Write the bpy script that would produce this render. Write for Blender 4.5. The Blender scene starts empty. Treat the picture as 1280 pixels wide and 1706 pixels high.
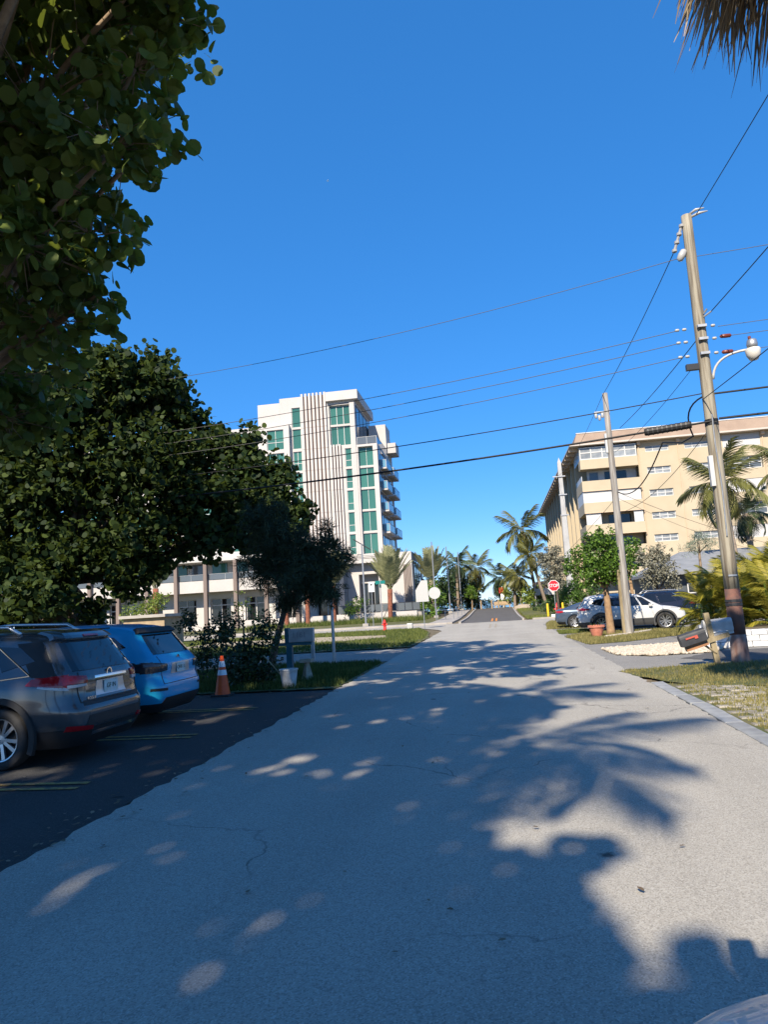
import bpy, bmesh, math, random
import numpy as np
from mathutils import Vector, Matrix, Euler

# ------------------------------------------------------------------ camera, sky, sun, exposure
scene = bpy.context.scene
RAD = math.radians
COL = scene.collection
CAM_H = 1.68
cam_data = bpy.data.cameras.new('camera')
cam_data.sensor_fit = 'VERTICAL'
cam_data.sensor_height = 36.0
cam_data.lens = 36.0 * 1183.0 / 1706.0
cam_data.clip_start = 0.05
cam_data.clip_end = 20000.0
cam = bpy.data.objects.new('camera', cam_data)
COL.objects.link(cam)
cam.matrix_world = (Matrix.Translation((0, 0, CAM_H)) @ Matrix.Rotation(RAD(8.65), 4, 'Z')
                    @ Matrix.Rotation(RAD(90 + 7.6), 4, 'X') @ Matrix.Rotation(RAD(-3.4), 4, 'Z'))
scene.camera = cam

SUN_EL, SUN_AZ = 38.0, 191.4          # azimuth clockwise from +Y: the sun stands behind the camera, slightly left
world = bpy.data.worlds.new('World')
scene.world = world
world.use_nodes = True
wn = world.node_tree
for n in list(wn.nodes):
    wn.nodes.remove(n)
sky = wn.nodes.new('ShaderNodeTexSky')
sky.sky_type = 'NISHITA'
sky.sun_disc = False
sky.sun_elevation = RAD(SUN_EL)
sky.sun_rotation = RAD(SUN_AZ)
sky.altitude = 3000.0
sky.air_density = 1.0
sky.dust_density = 1.0
sky.ozone_density = 10.0
bg = wn.nodes.new('ShaderNodeBackground')
bg.inputs['Strength'].default_value = 0.15
wo = wn.nodes.new('ShaderNodeOutputWorld')
sky_gamma = wn.nodes.new('ShaderNodeGamma'); sky_gamma.inputs[1].default_value = 0.5      # the camera's tone curve on the whole sky
sky_sat = wn.nodes.new('ShaderNodeHueSaturation'); sky_sat.inputs['Saturation'].default_value = 1.55; sky_sat.inputs['Value'].default_value = 1.74; sky_sat.inputs['Hue'].default_value = 0.51
wn.links.new(sky.outputs[0], sky_gamma.inputs[0])
wn.links.new(sky_gamma.outputs[0], sky_sat.inputs['Color'])
wn.links.new(sky_sat.outputs[0], bg.inputs[0])
wn.links.new(bg.outputs[0], wo.inputs[0])

sun_data = bpy.data.lights.new('sun', 'SUN')
sun_data.energy = 4.6
sun_data.angle = RAD(0.53)
sun_data.color = (1.0, 0.885, 0.72)
sun = bpy.data.objects.new('sun', sun_data)
COL.objects.link(sun)
sdir = Vector((math.sin(RAD(SUN_AZ)) * math.cos(RAD(SUN_EL)), math.cos(RAD(SUN_AZ)) * math.cos(RAD(SUN_EL)), math.sin(RAD(SUN_EL))))
sun.rotation_euler = (-sdir).to_track_quat('-Z', 'Y').to_euler()
sun.location = (0, -20, 40)

vs = scene.view_settings
vs.view_transform = 'Standard'
vs.look = 'None'
vs.exposure = 0.85
vs.gamma = 1.0
vs.use_curve_mapping = False
scene.render.engine = 'CYCLES'
scene.cycles.max_bounces = 6
scene.cycles.transparent_max_bounces = 6
scene.cycles.caustics_reflective = False
scene.cycles.caustics_refractive = False
scene.cycles.use_denoising = True

rnd = random.Random(7)
nrg = np.random.default_rng(11)

# ------------------------------------------------------------------ materials
MATS = {}
def mat(name, c, rough=0.7, metal=0.0, c2=None, scale=3.0, detail=4.0, bump=0.0, bscale=40.0, spec=0.4, coat=0.0, obj_rnd=0.0, contrast=(0.35, 0.65), stretch=None):
    m = bpy.data.materials.new(name)
    m.use_nodes = True
    nt = m.node_tree
    b = nt.nodes['Principled BSDF']
    b.inputs['Roughness'].default_value = rough
    b.inputs['Metallic'].default_value = metal
    b.inputs['Specular IOR Level'].default_value = spec
    if coat:
        b.inputs['Coat Weight'].default_value = coat
        b.inputs['Coat Roughness'].default_value = 0.04
    b.inputs['Base Color'].default_value = (*c, 1)
    tc = None
    def coords():
        nonlocal tc
        if tc is None:
            t = nt.nodes.new('ShaderNodeTexCoord')
            tc = t.outputs['Object']
            if stretch:
                mp = nt.nodes.new('ShaderNodeMapping')
                mp.inputs['Scale'].default_value = stretch
                nt.links.new(tc, mp.inputs[0]); tc = mp.outputs[0]
        return tc
    last = None
    if c2 is not None:
        nz = nt.nodes.new('ShaderNodeTexNoise')
        nz.inputs['Scale'].default_value = scale
        nz.inputs['Detail'].default_value = detail
        nt.links.new(coords(), nz.inputs['Vector'])
        rp = nt.nodes.new('ShaderNodeMapRange')
        rp.inputs[1].default_value = contrast[0]; rp.inputs[2].default_value = contrast[1]
        nt.links.new(nz.outputs[0], rp.inputs[0])
        mx = nt.nodes.new('ShaderNodeMix'); mx.data_type = 'RGBA'
        mx.inputs[6].default_value = (*c, 1); mx.inputs[7].default_value = (*c2, 1)
        nt.links.new(rp.outputs[0], mx.inputs[0])
        last = mx.outputs[2]
    if obj_rnd:
        oi = nt.nodes.new('ShaderNodeObjectInfo')
        rp = nt.nodes.new('ShaderNodeMapRange')
        rp.inputs[3].default_value = 1 - obj_rnd; rp.inputs[4].default_value = 1 + obj_rnd
        nt.links.new(oi.outputs['Random'], rp.inputs[0])
        vm = nt.nodes.new('ShaderNodeVectorMath'); vm.operation = 'SCALE'
        if last: nt.links.new(last, vm.inputs[0])
        else: vm.inputs[0].default_value = c
        nt.links.new(rp.outputs[0], vm.inputs['Scale'])
        last = vm.outputs[0]
    if last: nt.links.new(last, b.inputs['Base Color'])
    if bump:
        nz = nt.nodes.new('ShaderNodeTexNoise')
        nz.inputs['Scale'].default_value = bscale; nz.inputs['Detail'].default_value = 5
        nt.links.new(coords(), nz.inputs['Vector'])
        bp = nt.nodes.new('ShaderNodeBump')
        bp.inputs['Strength'].default_value = bump; bp.inputs['Distance'].default_value = 0.02
        nt.links.new(nz.outputs[0], bp.inputs['Height'])
        nt.links.new(bp.outputs[0], b.inputs['Normal'])
    MATS[name] = m
    return m

def leafmat(name, dark, light, rough=0.5, trans=0.3, spec=0.4, tcol=None):
    m = bpy.data.materials.new(name)
    m.use_nodes = True
    nt = m.node_tree
    b = nt.nodes['Principled BSDF']
    out = nt.nodes['Material Output']
    b.inputs['Roughness'].default_value = rough
    b.inputs['Specular IOR Level'].default_value = spec
    at = nt.nodes.new('ShaderNodeAttribute'); at.attribute_name = 'tint'
    oi = nt.nodes.new('ShaderNodeObjectInfo')
    ad = nt.nodes.new('ShaderNodeMath'); ad.operation = 'MULTIPLY_ADD'
    ad.inputs[1].default_value = 0.25; nt.links.new(oi.outputs['Random'], ad.inputs[0]); nt.links.new(at.outputs['Fac'], ad.inputs[2])
    sb = nt.nodes.new('ShaderNodeMath'); sb.operation = 'SUBTRACT'; sb.inputs[1].default_value = 0.12; sb.use_clamp = True
    nt.links.new(ad.outputs[0], sb.inputs[0])
    mx = nt.nodes.new('ShaderNodeMix'); mx.data_type = 'RGBA'
    mx.inputs[6].default_value = (*dark, 1); mx.inputs[7].default_value = (*light, 1)
    nt.links.new(sb.outputs[0], mx.inputs[0])
    nt.links.new(mx.outputs[2], b.inputs['Base Color'])
    tr = nt.nodes.new('ShaderNodeBsdfTranslucent')
    if tcol: tr.inputs[0].default_value = (*tcol, 1)
    else: nt.links.new(mx.outputs[2], tr.inputs[0])
    ms = nt.nodes.new('ShaderNodeMixShader'); ms.inputs[0].default_value = trans
    nt.links.new(b.outputs[0], ms.inputs[1]); nt.links.new(tr.outputs[0], ms.inputs[2])
    nt.links.new(ms.outputs[0], out.inputs[0])
    MATS[name] = m
    return m

def asphalt(name, c, speck, stain, grain=1.0, crack=True):
    """worn asphalt: aggregate speckle, broad patches, drip stains and fine cracks (all colour of the surface itself)"""
    m = bpy.data.materials.new(name); m.use_nodes = True
    nt = m.node_tree; N = nt.nodes.new; L = nt.links.new
    b = nt.nodes['Principled BSDF']; b.inputs['Roughness'].default_value = 0.9; b.inputs['Specular IOR Level'].default_value = 0.25
    tc = N('ShaderNodeTexCoord').outputs['Object']
    def noise(s, d=3, rough=0.5):
        n = N('ShaderNodeTexNoise'); n.inputs['Scale'].default_value = s; n.inputs['Detail'].default_value = d; n.inputs['Roughness'].default_value = rough
        L(tc, n.inputs['Vector']); return n.outputs[0]
    def ramp(v, a, bb, lo=0, hi=1):
        r = N('ShaderNodeMapRange'); L(v, r.inputs[0])
        for i, q in zip((1, 2, 3, 4), (a, bb, lo, hi)): r.inputs[i].default_value = q
        return r.outputs[0]
    def mixc(f, a, bcol):
        x = N('ShaderNodeMix'); x.data_type = 'RGBA'
        if isinstance(f, float): x.inputs[0].default_value = f
        else: L(f, x.inputs[0])
        for i, q in ((6, a), (7, bcol)):
            if isinstance(q, tuple): x.inputs[i].default_value = (*q, 1)
            else: L(q, x.inputs[i])
        return x.outputs[2]
    sc = lambda k: tuple(q * k for q in c)
    col = mixc(ramp(noise(0.35, 4), 0.35, 0.65), sc(0.88), sc(1.10))
    col = mixc(ramp(noise(2.2, 5), 0.35, 0.7, 0, 0.5), col, sc(0.86))
    ms = N('ShaderNodeMapping'); ms.inputs['Scale'].default_value = (1.1, 0.05, 1); L(tc, ms.inputs[0])
    nl = N('ShaderNodeTexNoise'); nl.inputs['Scale'].default_value = 1.0; nl.inputs['Detail'].default_value = 4; L(ms.outputs[0], nl.inputs['Vector'])
    col = mixc(ramp(nl.outputs[0], 0.42, 0.62, 0, 0.45), col, sc(1.16))
    col = mixc(ramp(noise(0.9, 7, 0.7), 0.58, 0.72, 0, 0.4), col, sc(0.74))
    v = N('ShaderNodeTexVoronoi'); v.inputs['Scale'].default_value = 120 * grain; L(tc, v.inputs['Vector'])
    bw = N('ShaderNodeRGBToBW'); L(v.outputs['Color'], bw.inputs[0])
    col = mixc(ramp(bw.outputs[0], 0.62, 0.85, 0, 0.55), col, speck)
    col = mixc(ramp(bw.outputs[0], 0.38, 0.2, 0, 0.5), col, sc(0.45))
    col = mixc(ramp(noise(160 * grain, 2), 0.6, 0.75, 0, 0.4), col, sc(0.5))
    # drip stains
    v2 = N('ShaderNodeTexVoronoi'); v2.inputs['Scale'].default_value = 1.15; v2.inputs['Randomness'].default_value = 1.0
    wv = N('ShaderNodeVectorMath'); wv.operation = 'MULTIPLY_ADD'; 
    nz = N('ShaderNodeTexNoise'); nz.inputs['Scale'].default_value = 7; L(tc, nz.inputs['Vector'])
    L(nz.outputs['Color'], wv.inputs[0]); wv.inputs[1].default_value = (0.16, 0.16, 0.0); L(tc, wv.inputs[2])
    L(wv.outputs[0], v2.inputs['Vector'])
    sel = N('ShaderNodeRGBToBW'); L(v2.outputs['Color'], sel.inputs[0])
    rad = ramp(sel.outputs[0], 0.40, 0.8, 0.0, 0.08)
    d = N('ShaderNodeMath'); d.operation = 'SUBTRACT'; L(rad, d.inputs[0]); L(v2.outputs['Distance'], d.inputs[1])
    col = mixc(ramp(d.outputs[0], -0.005, 0.03, 0, 0.8), col, stain)
    if crack:
        v3 = N('ShaderNodeTexVoronoi'); v3.feature = 'DISTANCE_TO_EDGE'; v3.inputs['Scale'].default_value = 0.42
        w3 = N('ShaderNodeVectorMath'); w3.operation = 'MULTIPLY_ADD'
        n3 = N('ShaderNodeTexNoise'); n3.inputs['Scale'].default_value = 2.5; n3.inputs['Detail'].default_value = 6; L(tc, n3.inputs['Vector'])
        L(n3.outputs['Color'], w3.inputs[0]); w3.inputs[1].default_value = (0.5, 0.5, 0); L(tc, w3.inputs[2]); L(w3.outputs[0], v3.inputs['Vector'])
        mul = N('ShaderNodeMath'); mul.operation = 'MULTIPLY'
        L(ramp(v3.outputs['Distance'], 0.0055, 0.001), mul.inputs[0]); L(ramp(noise(0.5, 2), 0.5, 0.6, 0, 0.55), mul.inputs[1])
        col = mixc(mul.outputs[0], col, stain)
    L(col, b.inputs['Base Color'])
    bp = N('ShaderNodeBump'); bp.inputs['Strength'].default_value = 0.38; bp.inputs['Distance'].default_value = 0.005
    L(v.outputs['Distance'], bp.inputs['Height']); L(bp.outputs[0], b.inputs['Normal'])
    MATS[name] = m
    return m

asphalt('road_asphalt', (0.365, 0.342, 0.296), (0.52, 0.495, 0.44), (0.03, 0.028, 0.026))
asphalt('drive_asphalt', (0.25, 0.24, 0.22), (0.38, 0.36, 0.33), (0.05, 0.045, 0.04))
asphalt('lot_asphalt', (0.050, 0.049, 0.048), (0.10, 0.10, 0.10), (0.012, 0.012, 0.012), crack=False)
asphalt('new_asphalt_and_shade', (0.11, 0.105, 0.10), (0.15, 0.145, 0.14), (0.03, 0.03, 0.03), crack=False)  # far road surface, and the palm shade painted on the right driveway
mat('soil', (0.20, 0.15, 0.10), 0.95, c2=(0.10, 0.09, 0.045), scale=2.2, bump=0.5, bscale=30)
mat('turf', (0.062, 0.085, 0.022), 0.95, c2=(0.15, 0.13, 0.055), scale=1.3, detail=6, bump=0.6, bscale=45)
mat('sand', (0.42, 0.35, 0.25), 0.95, c2=(0.30, 0.25, 0.17), scale=3, bump=0.4, bscale=25)
mat('concrete', (0.40, 0.37, 0.335), 0.85, c2=(0.31, 0.29, 0.26), scale=1.6, detail=7, bump=0.15, bscale=60)
mat('concrete_pole', (0.42, 0.42, 0.41), 0.8, c2=(0.33, 0.33, 0.33), scale=1.2, detail=6)
mat('kerbstone', (0.30, 0.31, 0.31), 0.85, c2=(0.22, 0.225, 0.23), scale=5, bump=0.25, bscale=50, obj_rnd=0.12)
mat('paver', (0.33, 0.30, 0.25), 0.9, c2=(0.22, 0.20, 0.155), scale=6, bump=0.3, bscale=50, obj_rnd=0.2)
mat('white_stone', (0.55, 0.49, 0.40), 0.9, c2=(0.40, 0.345, 0.265), scale=9, bump=0.2, bscale=30)
mat('white_block', (0.72, 0.73, 0.74), 0.85, c2=(0.56, 0.56, 0.55), scale=4, detail=6, bump=0.3, bscale=40, obj_rnd=0.05)
mat('yellow_line', (0.40, 0.25, 0.075), 0.85, c2=(0.16, 0.12, 0.07), scale=14, detail=6, contrast=(0.42, 0.62))
mat('orange_line', (0.75, 0.28, 0.03), 0.8, c2=(0.55, 0.2, 0.04), scale=6)
mat('faded_line', (0.46, 0.36, 0.20), 0.9, c2=(0.26, 0.24, 0.20), scale=9, detail=6, contrast=(0.3, 0.55))
mat('white_stucco', (0.50, 0.475, 0.458), 0.85, c2=(0.455, 0.43, 0.41), scale=0.5, detail=6, bump=0.08, bscale=30)
mat('white_paint', (0.55, 0.55, 0.54), 0.5, c2=(0.49, 0.49, 0.48), scale=2)
mat('taupe_fin', (0.20, 0.155, 0.135), 0.7, c2=(0.17, 0.13, 0.115), scale=2)
mat('taupe_panel', (0.23, 0.17, 0.145), 0.75, c2=(0.20, 0.145, 0.12), scale=1)
mat('grey_stucco', (0.52, 0.50, 0.48), 0.85, c2=(0.45, 0.44, 0.42), scale=0.7, detail=6)
mat('teal_glass', (0.032, 0.115, 0.095), 0.10, c2=(0.045, 0.145, 0.118), scale=0.35, spec=0.5, obj_rnd=0.18)
mat('teal_glass_light', (0.055, 0.16, 0.135), 0.12, spec=0.5)
mat('dark_glass', (0.012, 0.014, 0.016), 0.04, spec=0.6)
mat('grey_glass', (0.10, 0.115, 0.13), 0.08, spec=0.6)
mat('blind_glass', (0.36, 0.38, 0.38), 0.25, c2=(0.20, 0.22, 0.24), scale=0.9, spec=0.5, obj_rnd=0.25)
mat('blue_glass', (0.12, 0.27, 0.38), 0.06, spec=0.7)
mat('dark_metal', (0.035, 0.036, 0.04), 0.45, 0.3)
mat('beige_wall', (0.475, 0.40, 0.285), 0.85, c2=(0.43, 0.36, 0.25), scale=0.4, detail=6, bump=0.06, bscale=25)
mat('beige_trim', (0.55, 0.42, 0.30), 0.85)
mat('roof_brown', (0.33, 0.245, 0.185), 0.8, c2=(0.28, 0.205, 0.155), scale=0.8, detail=5)
mat('soffit', (0.50, 0.45, 0.40), 0.9)
mat('shutter_white', (0.55, 0.55, 0.55), 0.55)
mat('wood_pole', (0.33, 0.30, 0.235), 0.9, c2=(0.14, 0.115, 0.085), scale=16, detail=8, bump=0.6, bscale=25, stretch=(1, 1, 0.05), contrast=(0.42, 0.66))
mat('grey_wood_pole', (0.36, 0.345, 0.32), 0.9, c2=(0.19, 0.17, 0.15), scale=16, detail=8, bump=0.5, bscale=25, stretch=(1, 1, 0.06))
mat('pole_rust', (0.19, 0.085, 0.06), 0.8, c2=(0.11, 0.065, 0.055), scale=5, detail=7, bump=0.3, bscale=20)
mat('pole_bleached', (0.42, 0.30, 0.25), 0.9, c2=(0.20, 0.095, 0.07), scale=6, detail=8, bump=0.4, bscale=20, stretch=(1, 1, 0.25))
mat('post_wood', (0.33, 0.27, 0.165), 0.9, c2=(0.21, 0.165, 0.095), scale=8, detail=7, bump=0.4, bscale=30, stretch=(1, 1, 0.2))
mat('plank_orange', (0.38, 0.19, 0.09), 0.85, c2=(0.28, 0.14, 0.07), scale=6)
mat('galvanised', (0.42, 0.43, 0.44), 0.45, 0.7, c2=(0.34, 0.35, 0.36), scale=9)
mat('steel_grey', (0.30, 0.31, 0.32), 0.5, 0.4)
mat('cable_black', (0.012, 0.012, 0.013), 0.6)
mat('wire_grey', (0.10, 0.10, 0.10), 0.6, 0.3)
mat('ceramic_white', (0.40, 0.40, 0.39), 0.3)
mat('ceramic_grey', (0.34, 0.33, 0.32), 0.35)
mat('ceramic_brown', (0.16, 0.035, 0.02), 0.3)
mat('lamp_glass', (0.62, 0.60, 0.55), 0.35)
mat('bark_dark', (0.10, 0.08, 0.062), 0.95, c2=(0.055, 0.043, 0.033), scale=6, detail=7, bump=0.6, bscale=18)
mat('bark_light', (0.27, 0.20, 0.13), 0.95, c2=(0.17, 0.12, 0.08), scale=6, detail=7, bump=0.5, bscale=18)
mat('bark_tree', (0.36, 0.235, 0.13), 0.95, c2=(0.24, 0.15, 0.085), scale=6, detail=7, bump=0.4, bscale=20)
mat('palm_trunk', (0.33, 0.26, 0.20), 0.95, c2=(0.21, 0.165, 0.125), scale=5, detail=5, bump=0.4, bscale=12, stretch=(0.4, 0.4, 3))
mat('date_trunk', (0.30, 0.105, 0.06), 0.95, c2=(0.15, 0.06, 0.04), scale=7, detail=4, bump=0.8, bscale=9)
leafmat('leaf_seagrape', (0.030, 0.055, 0.014), (0.13, 0.175, 0.036), 0.55, 0.28, 0.25, tcol=(0.26, 0.33, 0.045))
leafmat('leaf_seagrape_shaded', (0.011, 0.025, 0.008), (0.066, 0.098, 0.022), 0.6, 0.22, 0.2, tcol=(0.13, 0.18, 0.03))  # darker copy of the near leaf: the rear crown's shade put into the colour
leafmat('leaf_conifer', (0.020, 0.036, 0.020), (0.055, 0.080, 0.035), 0.7, 0.15, 0.3)
leafmat('leaf_bush', (0.018, 0.033, 0.012), (0.055, 0.085, 0.026), 0.45, 0.2, 0.4)
leafmat('leaf_green', (0.045, 0.098, 0.012), (0.17, 0.29, 0.038), 0.42, 0.30, 0.4)
leafmat('leaf_silver', (0.12, 0.12, 0.085), (0.29, 0.28, 0.21), 0.75, 0.1, 0.3)
leafmat('leaf_sage', (0.10, 0.14, 0.10), (0.29, 0.36, 0.27), 0.75, 0.1, 0.3)
leafmat('leaf_yellowgreen', (0.08, 0.13, 0.015), (0.26, 0.32, 0.06), 0.5, 0.3, 0.4)
leafmat('leaf_dark', (0.020, 0.042, 0.014), (0.07, 0.12, 0.035), 0.5, 0.2, 0.4)
leafmat('frond_coconut', (0.075, 0.085, 0.022), (0.24, 0.235, 0.07), 0.4, 0.25, 0.5)
leafmat('frond_dark', (0.030, 0.052, 0.022), (0.09, 0.125, 0.055), 0.45, 0.2, 0.5)
leafmat('frond_date', (0.13, 0.15, 0.07), (0.34, 0.34, 0.19), 0.5, 0.15, 0.4)
leafmat('frond_areca', (0.085, 0.11, 0.015), (0.44, 0.37, 0.05), 0.5, 0.35, 0.3)
leafmat('frond_dead', (0.11, 0.075, 0.045), (0.44, 0.36, 0.25), 0.8, 0.15, 0.3)
leafmat('grass_green', (0.040, 0.070, 0.012), (0.20, 0.22, 0.055), 0.7, 0.25, 0.3)
leafmat('grass_dry', (0.075, 0.085, 0.020), (0.34, 0.29, 0.115), 0.75, 0.2, 0.3)
mat('red_paint', (0.55, 0.02, 0.02), 0.45)
mat('sign_red', (0.50, 0.012, 0.022), 0.4)
mat('sign_white', (0.80, 0.80, 0.79), 0.4)
mat('sign_back', (0.46, 0.46, 0.45), 0.45, 0.2)
mat('sign_green', (0.0, 0.16, 0.145), 0.4)
mat('yellow_paint', (0.72, 0.46, 0.02), 0.5)
mat('cone_orange', (0.85, 0.10, 0.015), 0.45, c2=(0.75, 0.08, 0.012), scale=5)
mat('reflective_white', (0.78, 0.78, 0.78), 0.35)
mat('black_rubber', (0.02, 0.02, 0.02), 0.8, c2=(0.035, 0.034, 0.033), scale=5)
mat('teal_paint', (0.025, 0.125, 0.165), 0.6, c2=(0.018, 0.095, 0.13), scale=5)
mat('box_white', (0.44, 0.45, 0.45), 0.5, c2=(0.34, 0.34, 0.34), scale=6, detail=6)
mat('number_grey', (0.24, 0.25, 0.27), 0.6)
mat('box_black', (0.028, 0.030, 0.034), 0.5, c2=(0.045, 0.046, 0.05), scale=6)
mat('flag_red', (0.46, 0.085, 0.055), 0.6)
mat('bucket_white', (0.56, 0.57, 0.57), 0.5, c2=(0.34, 0.34, 0.33), scale=6, detail=7)
mat('garden_stone', (0.40, 0.34, 0.26), 0.9, c2=(0.27, 0.22, 0.16), scale=9, bump=0.3)
mat('terracotta', (0.58, 0.22, 0.15), 0.85, c2=(0.47, 0.165, 0.105), scale=8)
mat('white_log', (0.66, 0.61, 0.54), 0.9, c2=(0.45, 0.38, 0.30), scale=6)
mat('paint_gunmetal', (0.080, 0.085, 0.092), 0.2, 0.5, coat=0.8)
mat('paint_blue', (0.014, 0.32, 0.56), 0.3, 0.1, coat=0.4)
mat('paint_white', (0.56, 0.56, 0.55), 0.3, coat=0.6)
mat('paint_slate', (0.085, 0.115, 0.16), 0.28, 0.5, coat=0.8)
mat('paint_navy', (0.010, 0.012, 0.024), 0.22, 0.2, coat=0.8)
mat('paint_cream', (0.55, 0.50, 0.47), 0.35, coat=0.5)
mat('car_glass', (0.008, 0.010, 0.013), 0.03, spec=0.6, coat=0.3)
mat('black_plastic', (0.018, 0.018, 0.019), 0.6)
mat('grey_plastic', (0.055, 0.056, 0.058), 0.65)
mat('chrome', (0.75, 0.75, 0.74), 0.12, 1.0)
mat('silver_trim', (0.52, 0.53, 0.54), 0.3, 0.8)
mat('alloy', (0.55, 0.56, 0.57), 0.32, 0.85)
mat('tail_red', (0.32, 0.008, 0.012), 0.12, coat=0.5)
mat('tail_clear', (0.40, 0.42, 0.44), 0.1, coat=0.5)
mat('tail_dark', (0.02, 0.02, 0.025), 0.08, coat=0.6)
mat('plate_white', (0.66, 0.68, 0.66), 0.45, c2=(0.50, 0.56, 0.50), scale=12)
mat('plate_ink', (0.03, 0.08, 0.05), 0.5)
mat('orange_fruit', (0.70, 0.28, 0.04), 0.5)
mat('siding_grey', (0.055, 0.07, 0.085), 0.7, c2=(0.07, 0.085, 0.10), scale=2)
mat('roof_grey', (0.26, 0.27, 0.28), 0.7, c2=(0.20, 0.21, 0.22), scale=2)
mat('tan_wood', (0.40, 0.30, 0.19), 0.8, c2=(0.30, 0.22, 0.14), scale=3)
mat('plane_white', (0.85, 0.85, 0.86), 0.3)
mat('water', (0.02, 0.10, 0.14), 0.15, bump=0.4, bscale=0.6)
mat('straw', (0.40, 0.30, 0.17), 0.85, c2=(0.22, 0.15, 0.08), scale=9)

# ------------------------------------------------------------------ mesh helpers
def tag(o, label=None, cat=None, group=None, kind=None):
    if label: o['label'] = label
    if cat: o['category'] = cat
    if group: o['group'] = group
    if kind: o['kind'] = kind
    return o
def empty(name, loc=(0, 0, 0), rz=0.0, label=None, cat=None, group=None, kind=None, parent=None):
    o = bpy.data.objects.new(name, None)
    o.empty_display_size = 0.3
    o.location = loc; o.rotation_euler = (0, 0, rz)
    COL.objects.link(o)
    if parent: o.parent = parent
    return tag(o, label, cat, group, kind)
def link(name, me, m, parent=None, kind=None, loc=None, rot=None, scl=None):
    o = bpy.data.objects.new(name, me)
    if m is not None and not me.materials:
        me.materials.append(MATS[m] if isinstance(m, str) else m)
    COL.objects.link(o)
    if parent is not None: o.parent = parent
    if loc is not None: o.location = loc
    if rot is not None: o.rotation_euler = rot
    if scl is not None: o.scale = scl
    if kind: o['kind'] = kind
    return o
def copy_of(o, parent=None, loc=None, rot=None, scl=None):
    c = o.copy(); COL.objects.link(c)
    c.parent = parent
    if loc is not None: c.location = loc
    if rot is not None: c.rotation_euler = rot
    if scl is not None: c.scale = scl
    return c

class MB:
    def __init__(s): s.v = []; s.f = []; s.smooth_from = []
    def add(s, vs, fs):
        n = len(s.v); s.v.extend([tuple(p) for p in vs]); s.f.extend([tuple(i + n for i in f) for f in fs]); return s
    def box(s, x0, x1, y0, y1, z0, z1, M=None):
        p = [(x0, y0, z0), (x1, y0, z0), (x1, y1, z0), (x0, y1, z0), (x0, y0, z1), (x1, y0, z1), (x1, y1, z1), (x0, y1, z1)]
        if M is not None: p = [tuple(M @ Vector(q)) for q in p]
        return s.add(p, [(0, 3, 2, 1), (4, 5, 6, 7), (0, 1, 5, 4), (1, 2, 6, 5), (2, 3, 7, 6), (3, 0, 4, 7)])
    def quad(s, a, b, c, d): return s.add([a, b, c, d], [(0, 1, 2, 3)])
    def tube(s, pts, r, n=8, caps=True):
        pts = [Vector(p) for p in pts]
        if not hasattr(r, '__len__'): r = [r] * len(pts)
        base = len(s.v); prev = None
        for i, p in enumerate(pts):
            t = (pts[min(i + 1, len(pts) - 1)] - pts[max(i - 1, 0)]).normalized()
            if prev is None:
                a = Vector((0, 0, 1)) if abs(t.z) < 0.9 else Vector((1, 0, 0))
                u = t.cross(a).normalized()
            else:
                u = (prev - t * prev.dot(t)).normalized()
            prev = u; w = t.cross(u)
            for k in range(n):
                an = 2 * math.pi * k / n
                s.v.append(tuple(p + (u * math.cos(an) + w * math.sin(an)) * r[i]))
        for i in range(len(pts) - 1):
            for k in range(n):
                a = base + i * n + k; b = base + i * n + (k + 1) % n
                s.f.append((a, b, b + n, a + n))
        if caps:
            s.f.append(tuple(base + k for k in reversed(range(n))))
            s.f.append(tuple(base + (len(pts) - 1) * n + k for k in range(n)))
        return s
    def lathe(s, prof, n=16, axis='z', M=None, a0=0.0, a1=2 * math.pi):
        full = abs(a1 - a0 - 2 * math.pi) < 1e-6
        base = len(s.v); cnt = n if full else n + 1
        for r, z in prof:
            for k in range(cnt):
                an = a0 + (a1 - a0) * k / n
                if axis == 'z': p = Vector((r * math.cos(an), r * math.sin(an), z))
                else: p = Vector((r * math.cos(an), z, r * math.sin(an)))
                if M is not None: p = M @ p
                s.v.append(tuple(p))
        for i in range(len(prof) - 1):
            for k in range(n):
                a = base + i * cnt + k; b = base + i * cnt + (k + 1) % cnt
                s.f.append((a, b, b + cnt, a + cnt))
        return s
    def prism(s, poly, z0, z1):
        n = len(poly)
        return s.add([(x, y, z0) for x, y in poly] + [(x, y, z1) for x, y in poly],
                     [tuple(reversed(range(n))), tuple(range(n, 2 * n))] + [(i, (i + 1) % n, n + (i + 1) % n, n + i) for i in range(n)])
    def mesh(s, name, smooth=False):
        me = bpy.data.meshes.new(name); me.from_pydata(s.v, [], s.f); me.validate(); me.update()
        if smooth: me.shade_smooth()
        return me
    def build(s, name, m, parent=None, smooth=False, kind=None, loc=None, rot=None, bevel=0.0, fix=False):
        me = s.mesh(name, smooth)
        if fix:
            bm = bmesh.new(); bm.from_mesh(me); bmesh.ops.recalc_face_normals(bm, faces=bm.faces); bm.to_mesh(me); bm.free()
        o = link(name, me, m, parent, kind, loc, rot)
        if bevel:
            b = o.modifiers.new('bevel', 'BEVEL'); b.width = bevel; b.segments = 2; b.limit_method = 'ANGLE'
        return o
def bez(p0, p1, p2, n=8):
    p0, p1, p2 = Vector(p0), Vector(p1), Vector(p2)
    return [p0 * (1 - t) ** 2 + p1 * 2 * t * (1 - t) + p2 * t * t for t in [i / n for i in range(n + 1)]]
def sag(p0, p1, d, n=16):
    p0, p1 = Vector(p0), Vector(p1)
    return [p0.lerp(p1, i / n) - Vector((0, 0, d * 4 * (i / n) * (1 - i / n))) for i in range(n + 1)]

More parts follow.
